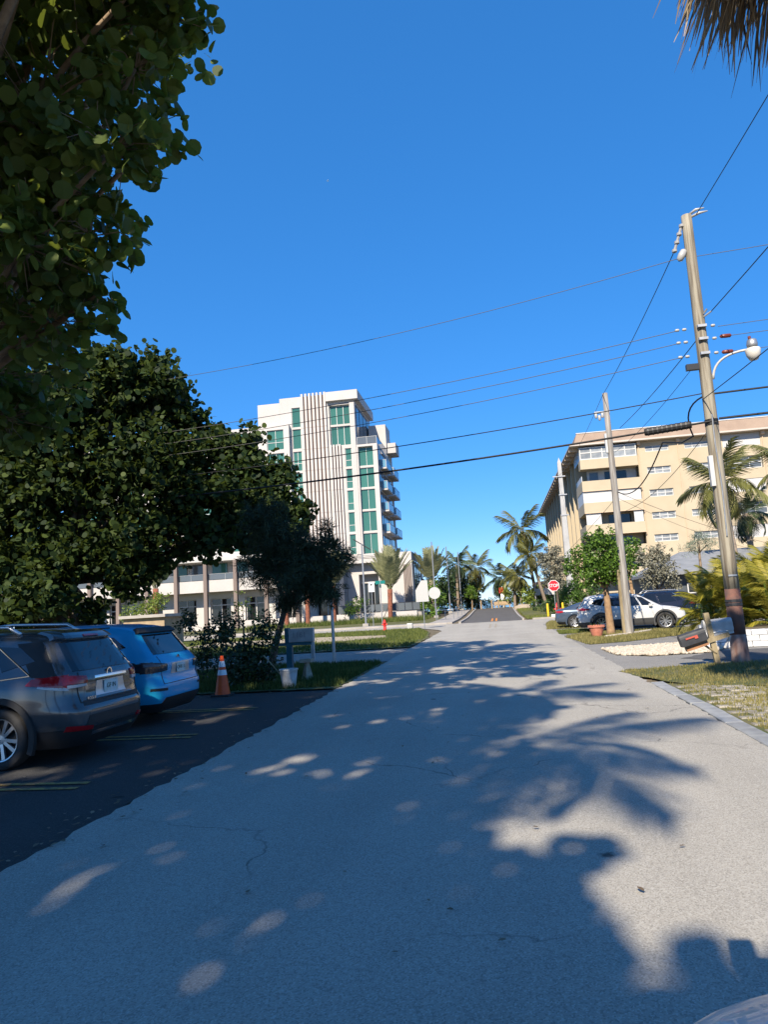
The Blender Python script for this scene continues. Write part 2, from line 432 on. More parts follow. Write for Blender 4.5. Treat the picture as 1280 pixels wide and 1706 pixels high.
def np_mesh(name, V, loops_per_face, tint=None):
    """V: (faces, k, 3) separate polygons of k corners; tint per face"""
    F, k, _ = V.shape
    me = bpy.data.meshes.new(name)
    me.vertices.add(F * k); me.vertices.foreach_set('co', V.reshape(-1).astype(np.float32))
    me.loops.add(F * k); me.loops.foreach_set('vertex_index', np.arange(F * k, dtype=np.int32))
    me.polygons.add(F); me.polygons.foreach_set('loop_start', np.arange(0, F * k, k, dtype=np.int32))
    me.polygons.foreach_set('loop_total', np.full(F, k, dtype=np.int32))
    me.update(calc_edges=True)
    if tint is not None:
        a = me.attributes.new('tint', 'FLOAT', 'POINT')
        a.data.foreach_set('value', np.repeat(tint, k).astype(np.float32))
    return me

SHAPES = {
    'round': np.array([(0, 0, 0), (-.30, .06, .03), (-.48, .30, .06), (-.51, .58, .08), (-.36, .86, .05), (0, .99, .01), (.36, .86, .05), (.51, .58, .08), (.48, .30, .06), (.30, .06, .03)]),
    'oval': np.array([(0, 0, 0), (-.26, .3, .05), (-.22, .7, .04), (0, 1, -.02), (.22, .7, .04), (.26, .3, .05)]),
    'blade': np.array([(-.06, 0, 0), (.06, 0, 0), (.03, .6, .02), (0, 1, 0), (-.03, .6, .02)]),
    'tuft': np.array([(-.10, 0, 0), (.10, 0, 0), (.12, .6, .05), (0, 1, 0), (-.12, .6, .05)]),
}
def unit(a): return a / np.maximum(np.linalg.norm(a, axis=-1, keepdims=True), 1e-9)
def leaf_frames(N, outward, up=0.5, spread=0.8, rng=nrg):
    nrm = unit(rng.normal(size=(N, 3)) * spread + outward * 0.5 + np.array([0, 0, up]))
    d = outward + rng.normal(size=(N, 3)) * 0.55; d = unit(d - nrm * (d * nrm).sum(1, keepdims=True))
    s = np.cross(d, nrm)
    return s, d, nrm
def leaves(P, s, d, n, size, shape):
    S = SHAPES[shape]
    return P[:, None, :] + size[:, None, None] * (S[None, :, 0:1] * s[:, None, :] + S[None, :, 1:2] * d[:, None, :] + S[None, :, 2:3] * n[:, None, :])
TW = []
def clump_points(clumps, density, twig=0.28, per=9, shell=0.5, rng=nrg):
    """clumps: (x,y,z,rx,ry,rz); leaves grow in rosettes round twig tips spread through each clump"""
    P, O = [], []
    TW.clear()
    for c in clumps:
        ctr = np.array(c[:3]); r = np.array(c[3:6])
        n_tw = max(3, int(density * (r[0] * r[1] * r[2]) ** (2 / 3) * 4))
        u = unit(rng.normal(size=(n_tw, 3)))
        rad = (shell + (1 - shell) * rng.random((n_tw, 1))) * (0.86 + 0.28 * rng.random((n_tw, 1)))
        tw = ctr + u * r * rad
        k = rng.integers(max(2, per - 4), per + 4, n_tw)
        idx = np.repeat(np.arange(n_tw), k)
        off = rng.normal(size=(len(idx), 3)) * twig * 0.6
        P.append(tw[idx] + off * 0.45); O.append(unit(off * 2.2 / twig + unit(u * r)[idx]))
        TW.append(np.concatenate([tw, np.tile(ctr, (n_tw, 1))], 1))
    return np.concatenate(P), np.concatenate(O)

# ------------------------------------------------------------------ the setting: ground, roads, water
def sstep(a, b, x):
    t = np.clip((x - a) / (b - a), 0, 1); return t * t * (3 - 2 * t)
def gz(y): return 0.5 * sstep(68, 104, y) - 2.4 * sstep(118, 160, y)
def sheet(name, xs_fn, ys, m, dz, nx=6, parent=None, kind='structure', jit=0.0, seed=1):
    """strip of ground: xs_fn(y) -> (x0, x1); follows the terrain dz above it; ragged side edges when jit"""
    r = random.Random(seed); mb = MB(); V = []
    for y in ys:
        x0, x1 = xs_fn(y); x0 += r.uniform(-jit, jit); x1 += r.uniform(-jit, jit)
        V += [(x0 + (x1 - x0) * i / nx, y, float(gz(y)) + dz) for i in range(nx + 1)]
    w = nx + 1
    F = [(j * w + i, j * w + i + 1, (j + 1) * w + i + 1, (j + 1) * w + i) for j in range(len(ys) - 1) for i in range(nx)]
    mb.add(V, F)
    return mb.build(name, m, parent, kind=kind)
def poly_sheet(name, poly, m, z, parent=None, kind='structure', rag=0.0, seed=3, skirt=0.03):
    """flat patch with a ragged outline and a shallow edge"""
    r = random.Random(seed); P = []
    n = len(poly)
    for i in range(n):
        a, b = Vector(poly[i]), Vector(poly[(i + 1) % n])
        k = max(1, int((b - a).length / 0.25)) if rag else 1
        for j in range(k):
            p = a.lerp(b, j / k)
            if rag: p += Vector((r.uniform(-rag, rag), r.uniform(-rag, rag)))
            P.append((p.x, p.y))
    mb = MB(); mb.add([(x, y, float(gz(y)) + z) for x, y in P], [tuple(range(len(P)))])
    o = mb.build(name, m, parent, kind=kind)
    bm = bmesh.new(); bm.from_mesh(o.data); bmesh.ops.triangulate(bm, faces=bm.faces)
    bmesh.ops.recalc_face_normals(bm, faces=bm.faces)
    for f in bm.faces:
        if f.normal.z < 0: f.normal_flip()
    bm.to_mesh(o.data); bm.free()
    return o

ys_all = list(np.concatenate([[-600, -200, -80], np.arange(-40, 60, 10), np.arange(60, 170, 4)]))
g0 = sheet('ground', lambda y: (-700, 700), ys_all, 'soil', -0.03, 60)
sheet('sea', lambda y: (-6000, 6000), [158, 400, 1500, 6000, 15000], 'water', 0.9, 4)
road_ys = list(np.arange(-40, 0, 1.0)) + list(np.arange(0, 30, 0.16)) + list(np.arange(30, 44, 0.5)) + [44, 46, 48, 50, 52]
sheet('road', lambda y: (-3.54 - 2.2 * sstep(44, 52, y), 2.65 + 1.6 * sstep(46, 52, y)), road_ys, 'road_asphalt', 0.012, 8, jit=0.04)
sheet('cross_street', lambda y: (-120, 120), [52, 54, 56, 57.6], 'road_asphalt', 0.012, 40)
sheet('far_road', lambda y: (-3.1, 1.75), list(np.arange(57.6, 108, 2.4)), 'new_asphalt_and_shade', 0.012, 4)
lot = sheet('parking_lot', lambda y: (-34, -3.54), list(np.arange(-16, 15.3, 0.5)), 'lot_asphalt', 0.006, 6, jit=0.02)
left_drive = sheet('left_driveway', lambda y: (-34, -3.5), list(np.arange(22.2, 28.6, 0.5)), 'drive_asphalt', 0.004, 6, jit=0.05)
right_drive = sheet('right_driveway', lambda y: (2.62, 16), list(np.arange(16.6, 50, 0.5)), 'drive_asphalt', 0.004, 6, jit=0.04)
poly_sheet('driveway_shade_patch', [(5.1, 17.3), (9.5, 16.6), (14, 17), (14, 20.6), (7, 20.5), (5.6, 20.3), (4.3, 18.6)], 'new_asphalt_and_shade', 0.010, rag=0.06)  # palm shade on the driveway, laid down as a darker sheet
# painted lines
def strip(name, x0, x1, y0, y1, m, parent, dz=0.016):
    mb = MB(); n = max(1, int(max(x1 - x0, y1 - y0) / 2))
    ys = np.linspace(y0, y1, n + 1)
    for a, b in zip(ys[:-1], ys[1:]):
        mb.quad((x0, a, float(gz(a)) + dz), (x1, a, float(gz(a)) + dz), (x1, b, float(gz(b)) + dz), (x0, b, float(gz(b)) + dz))
    return mb.build(name, m, parent)
for yc in (4.35, 7.15, 9.93, 12.55):
    for off in (-0.11, 0.11):
        strip('parking_line', -9.5, -4.45, yc + off - 0.045, yc + off + 0.045, 'yellow_line', lot)
for x in (-0.72, -0.36):
    strip('centre_line', x, x + 0.14, 59.0, 68.0, 'orange_line', bpy.data.objects['far_road'])
    strip('faded_centre_line', x, x + 0.12, 45.0, 52.0, 'faded_line', bpy.data.objects['road'])
# kerbs and far sidewalks
def kerb_run(name, x0, x1, y0, y1, m='concrete', h=0.13, kind='structure'):
    mb = MB(); n = max(1, int((y1 - y0) / 4)); ys = np.linspace(y0, y1, n + 1)
    for a, b in zip(ys[:-1], ys[1:]):
        za, zb = float(gz(a)), float(gz(b))
        p = [(x0, a, za - .2), (x1, a, za - .2), (x1, b, zb - .2), (x0, b, zb - .2), (x0, a, za + h), (x1, a, za + h), (x1, b, zb + h), (x0, b, zb + h)]
        mb.add(p, [(4, 5, 6, 7), (0, 1, 5, 4), (1, 2, 6, 5), (2, 3, 7, 6), (3, 0, 4, 7)])
    return mb.build(name, m, kind=kind)
kerb_run('far_kerb', -3.32, -3.12, 58.6, 104)
kerb_run('far_sidewalk', -5.9, -3.9, 59.5, 100, h=0.11)
kerb_run('cross_street_sidewalk', -70, -5.95, 58.2, 60.8, h=0.11)
kerb_run('cross_street_kerb', -70, -4.2, 57.75, 58.0, h=0.14)
kerb_run('right_far_kerb', 2.6, 30, 58.4, 58.7, h=0.12)
kerb_run('right_far_road_kerb', 1.78, 1.95, 58.8, 104)

# ------------------------------------------------------------------ grass
def in_poly(P, poly):
    x, y = P[:, 0], P[:, 1]; ins = np.zeros(len(P), bool); n = len(poly); j = n - 1
    for i in range(n):
        xi, yi = poly[i]; xj, yj = poly[j]
        c = ((yi > y) != (yj > y)) & (x < (xj - xi) * (y - yi) / (yj - yi + 1e-12) + xi)
        ins ^= c; j = i
    return ins
def grass(name, poly, n, h, m, label, z=0.01, width=0.012, patch=0.0, seed=5, lean=0.5, tb=0.0, parent=None, hole=None):
    rg = np.random.default_rng(seed)
    lo = np.min(poly, axis=0); hi = np.max(poly, axis=0)
    P = lo + rg.random((int(n * 2.2), 2)) * (hi - lo); P = P[in_poly(P, poly)][:n]
    if hole: P = P[~(in_poly(P, hole) & (rg.random(len(P)) > 0.04))]
    t = rg.random(len(P)) * 0.6 + tb
    ph = np.sin(P[:, 0] * 2.1 + 1.3 * np.sin(P[:, 1] * 1.7)) * np.sin(P[:, 1] * 1.9 + 2 * np.sin(P[:, 0] * .9)); t += ph * 0.22
    if patch:
        keep = (ph + rg.normal(size=len(P)) * 0.5) > -1 + patch; P, t, ph = P[keep], t[keep], ph[keep]
    N = len(P)
    hh = h * (0.45 + rg.random(N) * 0.8) * (1 + 0.25 * ph)
    an = rg.random(N) * 6.283; dx, dy = np.cos(an), np.sin(an)
    la = rg.random(N) * 6.283; L = hh * lean * rg.random(N)
    w = width * (0.6 + rg.random(N))
    zz = gz(P[:, 1]) + z
    A = np.stack([P[:, 0] - dx * w, P[:, 1] - dy * w, zz], 1); B = np.stack([P[:, 0] + dx * w, P[:, 1] + dy * w, zz], 1)
    T = np.stack([P[:, 0] + np.cos(la) * L, P[:, 1] + np.sin(la) * L, zz + hh], 1)
    me = np_mesh(name, np.stack([A, B, T], 1), 3, np.clip(t, 0, 1))
    o = link(name, me, m, parent, 'stuff')
    if parent is None: tag(o, label, 'grass')
    return o

lawn_a = [(2.45, 16.2), (2.68, 15.0), (2.95, 13.95), (3.4, 13.3), (5, 12.6), (9, 11.5), (13, 11.3), (13, 16.9), (5.7, 17.0), (4.6, 16.95), (3.8, 16.75)]
poly_sheet('right_lawn', lawn_a, 'turf', 0.016, rag=0.06)
grass('lawn_grass', lawn_a, 30000, 0.055, 'grass_dry', 'sunlit patchy green lawn between the paver strip and the leaning mailboxes', 0.016, 0.008, 0.22, 5, tb=0.12)
isl_b = [(2.6, 30.6), (2.9, 25.2), (4.1, 25.6), (6.6, 28.0), (8.4, 33.0), (8.2, 32.6), (3.6, 32.4)]
poly_sheet('pot_island_turf', isl_b, 'turf', 0.016, rag=0.08)
grass('island_grass', isl_b, 14000, 0.10, 'grass_dry', 'tufty grass round the terracotta pot and grey utility pole', 0.016, 0.012, 0.1, 6, tb=0.08)
isl_c = [(2.6, 33.0), (4.3, 33.4), (4.2, 36.4), (2.7, 36.2)]
poly_sheet('car_lawn_turf', isl_c, 'turf', 0.016, rag=0.08)
grass('car_lawn_grass', isl_c, 4000, 0.09, 'grass_green', 'small strip of green grass behind the rear of the white car', 0.016, 0.014, 0, 7, tb=0.2)
isl_d = [(2.4, 38.5), (4.6, 38.3), (5.2, 50.5), (3.4, 51.2), (2.9, 47)]
poly_sheet('corner_turf', isl_d, 'turf', 0.016, rag=0.08)
grass('corner_grass', isl_d, 6000, 0.09, 'grass_dry', 'dry grass corner in front of the stop sign', 0.016, 0.016, 0, 8, tb=0.15)
isl_e = [(2.2, 60), (9, 59.5), (9, 100), (2.4, 100)]
poly_sheet('far_right_turf', isl_e, 'turf', 0.02)
grass('far_verge_grass', [(2.2, 60), (6, 59.5), (6, 95), (2.2, 95)], 9000, 0.16, 'grass_green', 'bright green verge right of the dark far road', 0.02, 0.03, 0, 9, tb=0.35)
gl_a = [(-3.56, 15.2), (-3.56, 21.7), (-4.6, 22.1), (-9, 22.1), (-14, 22), (-16, 15.4), (-8, 15.3), (-5, 15.3)]
poly_sheet('mailbox_verge_turf', gl_a, 'turf', 0.016, rag=0.07)
grass('mailbox_verge_grass', [(-3.62, 15.6), (-3.62, 21.6), (-4.6, 22.0), (-9, 22.0), (-9, 15.5), (-5, 15.4)], 26000, 0.13, 'grass_green', 'shaded long grass round the teal mailbox and bucket', 0.016, 0.011, 0, 10)
gl_b = [(-3.7, 29.0), (-3.62, 36), (-4.2, 43), (-5.6, 50.8), (-60, 50.8), (-60, 28.8), (-12, 28.9)]
poly_sheet('left_lawn_turf', gl_b, 'turf', 0.016, rag=0.1)
grass('left_lawn_grass', [(-3.8, 29.2), (-3.75, 36), (-4.3, 43), (-5.7, 50.6), (-22, 50.6), (-22, 29)], 36000, 0.13, 'grass_green', 'lawn on the far side of the left driveway before the cross street', 0.016, 0.02, 0.05, 11, tb=0.15, hole=[(-18, 37.5), (-12, 36.8), (-8.3, 36.6), (-6.2, 38.6), (-6.6, 41.5), (-11, 43.6), (-18, 44)])
poly_sheet('sand_patch', [(-18, 37.5), (-12, 36.8), (-8.3, 36.6), (-6.2, 38.6), (-6.6, 41.5), (-11, 43.6), (-18, 44)], 'sand', 0.035, rag=0.25)
poly_sheet('tower_bed', [(-60, 60.9), (-6, 60.9), (-6, 79.8), (-60, 79.8)], 'turf', 0.02)
grass('planting_bed_grass', [(-28, 72), (-7.5, 72), (-7.5, 79.7), (-28, 79.7)], 9000, 0.5, 'grass_green', 'low green planting bed along the white terrace wall', 0.02, 0.03, 0, 12, tb=0.05)

# ------------------------------------------------------------------ paver strip and kerb stones on the right
pav = poly_sheet('paver_strip', [(2.86, -6), (9, -6), (9, 11.6), (5, 12.6), (3.4, 13.4), (2.88, 13.9)], 'turf', 0.004)
pm = MB().box(-0.19, 0.19, -0.085, 0.085, -0.05, 0.022).mesh('paver')
bmx = bmesh.new(); bmx.from_mesh(pm); bmesh.ops.bevel(bmx, geom=[e for e in bmx.edges if all(v.co.z > 0 for v in e.verts)], offset=0.012, segments=1, affect='EDGES'); bmx.to_mesh(pm); bmx.free()
pm.materials.append(MATS['paver'])
rest = MB(); cnt = 0; row = 0
pr_rng = random.Random(4)
y = 13.7
while y > -5.5:
    x = 3.12 + (0.22 if row % 2 else 0.0)
    while x < 8.6:
        lim = 13.75 - (x - 2.9) * 0.62 if x < 4.6 else 12.5 - (x - 4.6) * 0.2
        if y < lim and pr_rng.random() > 0.04:
            rot = pr_rng.uniform(-0.05, 0.05); dz = pr_rng.uniform(-0.012, 0.006)
            vis = y > 4 and x < 0.46 * y + 0.4
            if vis and cnt < 300:
                link('paver', pm, None, pav, None, (x, y, dz), (pr_rng.uniform(-.03, .03), pr_rng.uniform(-.03, .03), rot)); cnt += 1
            elif x < 6.5:
                rest.box(x - .19, x + .19, y - .085, y + .085, -0.05, 0.02 + dz)
        x += 0.44
    y -= 0.235; row += 1
rest.build('more_pavers', 'paver', pav, kind='stuff')
grass('joint_grass', [(2.95, 6), (9, 6), (9, 11.6), (5, 12.6), (3.4, 13.4), (2.95, 13.8)], 30000, 0.06, 'grass_dry', None, 0.004, 0.009, 0.3, 13, tb=0.2, parent=pav)
kb = empty('kerb', (0, 0, 0), kind='structure')
y = 13.95; r = random.Random(9)
while y > -4:
    L = r.uniform(0.75, 1.0)
    mb = MB().box(-0.11, 0.11, -L / 2 + .006, L / 2 - .006, -0.12, 0.03)
    mb.build('kerb_stone', 'kerbstone', kb, loc=(2.76 + r.uniform(-.015, .015), y - L / 2, r.uniform(-.008, .008)), rot=(r.uniform(-.012, .012), r.uniform(-.03, .03), r.uniform(-.015, .015)), bevel=0.012)
    y -= L
# white gravel island
gv = empty('gravel_island', (0, 0, 0), label='white gravel strip between the two right driveways', cat='gravel', kind='stuff')
gpoly = [(3.0, 22.6), (3.05, 20.4), (3.8, 19.6), (5.3, 19.8), (6.1, 21.0), (5.8, 22.2), (5.5, 23.4), (4.1, 23.0)]
poly_sheet('gravel_bed', gpoly, 'sand', 0.02, gv, kind=None, rag=0.05)
ico = bmesh.new(); bmesh.ops.create_icosphere(ico, subdivisions=1, radius=1)
iv = np.array([v.co[:] for v in ico.verts]); ifc = [tuple(v.index for v in f.verts) for f in ico.faces]; ico.free()
V = []; F = []
rg = np.random.default_rng(3)
lo = np.min(gpoly, axis=0); hi = np.max(gpoly, axis=0)
P = lo + rg.random((4200, 2)) * (hi - lo); P = P[in_poly(P, gpoly)]
for i, p in enumerate(P):
    s = rg.uniform(0.03, 0.062) * np.array([rg.uniform(.8, 1.3), rg.uniform(.8, 1.3), rg.uniform(.5, .9)])
    w = iv * s * (1 + rg.normal(size=(len(iv), 1)) * 0.13)
    an = rg.random() * 6.28; c_, s_ = math.cos(an), math.sin(an)
    w = w @ np.array([[c_, s_, 0], [-s_, c_, 0], [0, 0, 1]])
    V += (w + np.array([p[0], p[1], 0.03 + rg.random() * 0.03])).tolist(); F += [tuple(k + i * len(iv) for k in f) for f in ifc]
me = bpy.data.meshes.new('stones'); me.from_pydata(V, [], F); me.update()
link('stones', me, 'white_stone', gv, 'stuff')

# ------------------------------------------------------------------ buildings
UNIT = {}
def unit_box(m):
    if m not in UNIT:
        me = MB().box(-.5, .5, -.5, .5, -.5, .5).mesh('pane'); me.materials.append(MATS[m]); UNIT[m] = me
    return UNIT[m]
def block(name, m, parent, x0, x1, y0, y1, z0, z1):
    return link(name, unit_box(m), None, parent, None, ((x0 + x1) / 2, (y0 + y1) / 2, (z0 + z1) / 2), None, (x1 - x0, y1 - y0, z1 - z0))
def facade(mb, x0, x1, z0, z1, y, ops, depth):
    """wall sheet facing -Y with recessed openings"""
    xs = sorted({x0, x1, *[o[0] for o in ops], *[o[1] for o in ops]}); zs = sorted({z0, z1, *[o[2] for o in ops], *[o[3] for o in ops]})
    xs = [x for x in xs if x0 <= x <= x1]; zs = [z for z in zs if z0 <= z <= z1]
    for a, b in zip(xs[:-1], xs[1:]):
        for c, d in zip(zs[:-1], zs[1:]):
            mx, mz = (a + b) / 2, (c + d) / 2
            if any(o[0] < mx < o[1] and o[2] < mz < o[3] for o in ops): continue
            mb.quad((a, y, c), (b, y, c), (b, y, d), (a, y, d))
    for o in ops:
        a, b, c, d = o[:4]; e = y + depth
        mb.quad((a, y, c), (a, y, d), (a, e, d), (a, e, c)); mb.quad((b, y, c), (b, e, c), (b, e, d), (b, y, d))
        mb.quad((a, y, c), (a, e, c), (b, e, c), (b, y, c)); mb.quad((a, y, d), (b, y, d), (b, e, d), (a, e, d))
    e = y + depth
    mb.quad((x0, y, z0), (x0, y, z1), (x0, e, z1), (x0, e, z0)); mb.quad((x1, y, z0), (x1, e, z0), (x1, e, z1), (x1, y, z1))
    mb.quad((x0, y, z1), (x1, y, z1), (x1, e, z1), (x0, e, z1)); mb.quad((x0, y, z0), (x0, e, z0), (x1, e, z0), (x1, y, z0))
    return mb
def window(parent, x0, x1, z0, z1, y, cols, splits, glass, frame='white_paint', bar=0.06, deep=0.08, glass_low=None):
    """frame with mullions; each light a pane of its own. splits: heights (fractions) of transoms"""
    mb = MB()
    zs = [z0] + [z0 + (z1 - z0) * s for s in splits] + [z1]; xs = [x0 + (x1 - x0) * i / cols for i in range(cols + 1)]
    for i, x in enumerate(xs):
        a = x if i == 0 else (x - bar if i == cols else x - bar / 2)
        mb.box(a, a + bar, y - deep, y, z0, z1)
    for i, z in enumerate(zs):
        a = z if i == 0 else (z - bar if i == len(zs) - 1 else z - bar / 2)
        for k in range(cols): mb.box(xs[k] + bar * .5, xs[k + 1] - bar * .5, y - deep + .004, y - .004, a, a + bar)
    w = mb.build('window', frame, parent)
    for k in range(cols):
        for i in range(len(zs) - 1):
            g = glass_low if (glass_low and i == 0) else glass
            block('pane', g, w, xs[k] + bar * .4, xs[k + 1] - bar * .4, y - deep * .4, y - deep * .4 + 0.02, zs[i] + bar * .3, zs[i + 1] - bar * .3)
    return w

# ---- white tower
YT = 86.0
tw = empty('apartment_tower', (0, 0, 0), label='white modern apartment tower with teal windows and vertical fins', cat='building')
rowsP = [(19.36, 21.75), (16.6, 19.1), (13.82, 16.35), (11.08, 13.58), (8.28, 10.82)]
rowsM = [(25.07, 27.67), (22.25, 24.83), (19.36, 21.9), (16.6, 19.1), (13.82, 16.35), (11.08, 13.58), (8.28, 10.82)]
ops = [(-24.35, -23.2, a, b) for a, b in rowsM] + [(-17.6, -16.77, a, b) for a, b in rowsP] + [(-19.4, -16.75, 22.2, 27.45)]
mb = facade(MB(), -25.9, -16.1, 7.55, 29.05, YT, ops, 0.42)
mb.box(-25.88, -16.12, YT + .43, 97.2, 7.6, 29.0).box(-25.88, -18.25, YT + .43, 97.2, -1, 7.58)
mb.build('wall', 'white_stucco', tw)
facade(MB(), -28.85, -25.905, 25.3, 28.5, YT, [], 0.42).box(-28.83, -25.92, YT + .43, 97, 0, 28.46).build('upper_wall', 'white_stucco', tw)
for i, (a, b) in enumerate(rowsM):
    window(tw, -24.35, -23.2, a, b, YT + (.2), 1 if i < 2 else 2, [] if i < 2 else [0.4], 'teal_glass')
for a, b in rowsP:
    window(tw, -17.6, -16.77, a, b, YT + .2, 1, [0.36], 'teal_glass', glass_low='teal_glass_light')
window(tw, -19.38, -16.77, 24.95, 27.43, YT + .42, 3, [], 'teal_glass', bar=.07)
window(tw, -19.38, -16.77, 22.22, 24.75, YT + .42, 3, [], 'teal_glass', bar=.07)
block('spandrel', 'white_stucco', tw, -19.39, -16.76, YT + .2, YT + .41, 24.72, 24.98)
# left block, standing forward of the rest
cols = [(-27.5, -25.3), (-32.4, -30.2), (-37.2, -35.0), (-42, -39.8), (-47, -44.8), (-52, -49.8)]
rowsL = [(22.2, 24.8), (19.3, 21.75), (16.5, 19.0), (13.75, 16.25), (11.0, 13.45), (9.6, 10.7)]
ops = [(c0, c1, a, b) for c0, c1 in cols for a, b in rowsL]
facade(MB(), -54, -24.57, 8.0, 25.4, 85.2, ops, 0.5).box(-53.98, -24.6, 85.71, 97, 0, 25.35).build('left_wing_wall', 'white_stucco', tw)
for c0, c1 in cols:
    for a, b in rowsL: window(tw, c0, c1, a, b, 85.45, 2, [0.38], 'teal_glass')
# fins with the taupe wall behind them
block('fin_backing', 'taupe_panel', tw, -22.98, -19.72, YT - .05, YT - .004, 8.5, 29.0)
block('fin_backing', 'taupe_panel', tw, -19.46, -18.02, YT - .05, YT - .004, 8.5, 22.1)
for i in range(7 + 4):
    x = -22.83 + .495 * i if i < 7 else -19.33 + .385 * (i - 7)
    top = 29.3 if i < 7 else 22.3
    mb = MB(); zs = [8.5] + [z for z in (11.0, 13.76, 16.5, 19.25, 22.0, 24.8) if z < top - .5] + [top]
    wd = .135 if i < 7 else .11
    for a, b in zip(zs[:-1], zs[1:]): mb.box(x - wd, x + wd, YT - .36, YT - .052, a + .02, b - .02)
    mb.box(x - wd * .8, x + wd * .8, YT - .3, YT - .06, 8.5, top - .05)
    mb.build('fin', 'white_stucco', tw)
# right lower volume with the tall recessed window bay
ops = [(-15.9, -14.03, 8.26, 21.77)]
facade(MB(), -16.08, -13.45, 7.9, 22.05, YT - .12, ops, 0.62).box(-16.07, -13.46, YT + .51, 97, 7.92, 22.0).build('corner_wall', 'white_stucco', tw)
for i, (a, b) in enumerate(rowsP):
    window(tw, -15.89, -14.04, a, b, YT + .46, 2, [], 'teal_glass', bar=.05)
    if i: block('spandrel', 'white_stucco', tw, -15.89, -14.04, YT + .26, YT + .47, b + .01, rowsP[i - 1][0] - .01)
block('pier', 'white_stucco', tw, -16.7, -16.1, YT - .2, YT - .004, 8.25, 27.6)
# roof slab and terrace
MB().box(-19.66, -15.55, YT - .55, 97.2, 27.95, 29.12).build('roof_slab', 'white_stucco', tw)
for y0, y1 in ((86.9, 88.6), (89.0, 91.2), (91.6, 94.0), (94.4, 96.6)):
    block('side_window', 'grey_glass', tw, -16.12, -16.05, y0, y1, 22.4, 27.5)
def rail(parent, p0, p1, h, glass='blue_glass', post=1.4, name='railing'):
    p0, p1 = Vector(p0), Vector(p1); d = p1 - p0; L = d.length; a = math.atan2(d.y, d.x)
    R = Matrix.Translation(p0) @ Matrix.Rotation(a, 4, 'Z'); mb = MB(); n = max(1, round(L / post))
    mb.box(0, L, -.025, .025, h - .05, h, R)
    for i in range(n + 1): mb.box(max(0, L * i / n - .025), max(0, L * i / n - .025) + .05, -.022, .022, 0, h - .052, R)
    o = mb.build(name, 'steel_grey', parent)
    for i in range(n):
        MB().box(L * i / n + .03, L * (i + 1) / n - .03, -.008, .008, .06, h - .08, R).build('pane', glass, o)
    return o
rail(tw, (-16.0, 86.0, 22.07), (-13.5, 86.0, 22.07), 0.95, 'grey_glass')
rail(tw, (-13.5, 86.05, 22.07), (-13.5, 94.5, 22.07), 0.95)
MB().box(-15.9, -13.52, 94.6, 98.5, 20, 26.6).box(-14.6, -13.47, 96.5, 99, 0, 24.9).build('rear_wall', 'white_stucco', tw)
MB().box(-13.46, -12.3, 95.0, 98.4, 22.6, 24.0).build('rear_canopy', 'white_stucco', tw)
# side: balconies and glazed doors
for k in range(7):
    zb = 19.05 + 1.6 - 2.74 * k - 1.6
    if zb < 5: break
    bal = MB().box(-13.44, -12.65, 87.6, 92.0, zb, zb + .2).box(-13.44, -12.5, 93.2, 98.0, zb, zb + .2).build('balcony_slab', 'white_stucco', tw)
    rail(bal, (-12.69, 87.62, zb + .2), (-12.69, 91.98, zb + .2), 1.0)
    rail(bal, (-13.4, 87.64, zb + .2), (-12.72, 87.64, zb + .2), 1.0, 'blue_glass')
    rail(bal, (-12.54, 93.22, zb + .2), (-12.54, 97.95, zb + .2), 1.0)
    rail(bal, (-13.4, 93.24, zb + .2), (-12.57, 93.24, zb + .2), 1.0, 'blue_glass')
    for y0, y1 in ((86.4, 87.5), (87.9, 91.7), (92.3, 93.1), (93.6, 96.3)):
        block('side_window', 'grey_glass', tw, -13.47, -13.40, y0, y1, zb + .3, zb + 2.45)
# podium: canopy, lobby, side wall with slats, low box behind
facade(MB(), -18.2, -13.3, 0, 7.1, YT + .35, [(-16.75, -14.3, 1.0, 5.8)], 1.6).box(-18.18, -13.32, YT + 1.96, 112, 0, 7.05).build('lobby_wall', 'white_stucco', tw)
window(tw, -16.74, -14.31, 1.0, 4.7, YT + 1.85, 3, [], 'dark_glass', 'steel_grey')
block('door_lintel', 'grey_stucco', tw, -16.73, -14.32, YT + 1.5, YT + 1.94, 4.72, 5.79)
MB().box(-19.6, -13.0, YT - .9, YT + 2.2, 7.12, 7.5).build('canopy', 'white_stucco', tw)
MB().box(-18.2, -13.5, YT - .1, YT + .4, 7.52, 8.24).build('canopy_band', 'taupe_panel', tw)
for i in range(4): block('louvre', 'grey_stucco', tw, -18.15, -13.55, YT - .17, YT - .105, 7.56 + i * .17, 7.66 + i * .17)
for i in range(13):
    y = 101.6 + i * .62
    block('slat', 'taupe_fin', tw, -13.29, -13.12, y, y + .36, 0.3, 7.6)
MB().box(-13.28, -10.09, YT + .3, 98, 0, 8.25).build('low_block', 'white_stucco', tw)
for i in range(6): block('slat', 'taupe_fin', tw, -11.15 + i * .17, -11.05 + i * .17, YT + .18, YT + .296, .9, 6.7)
for y0 in (88.5, 91, 93.5): block('side_window', 'grey_glass', tw, -10.11, -10.04, y0, y0 + 1.6, 3, 7.2)
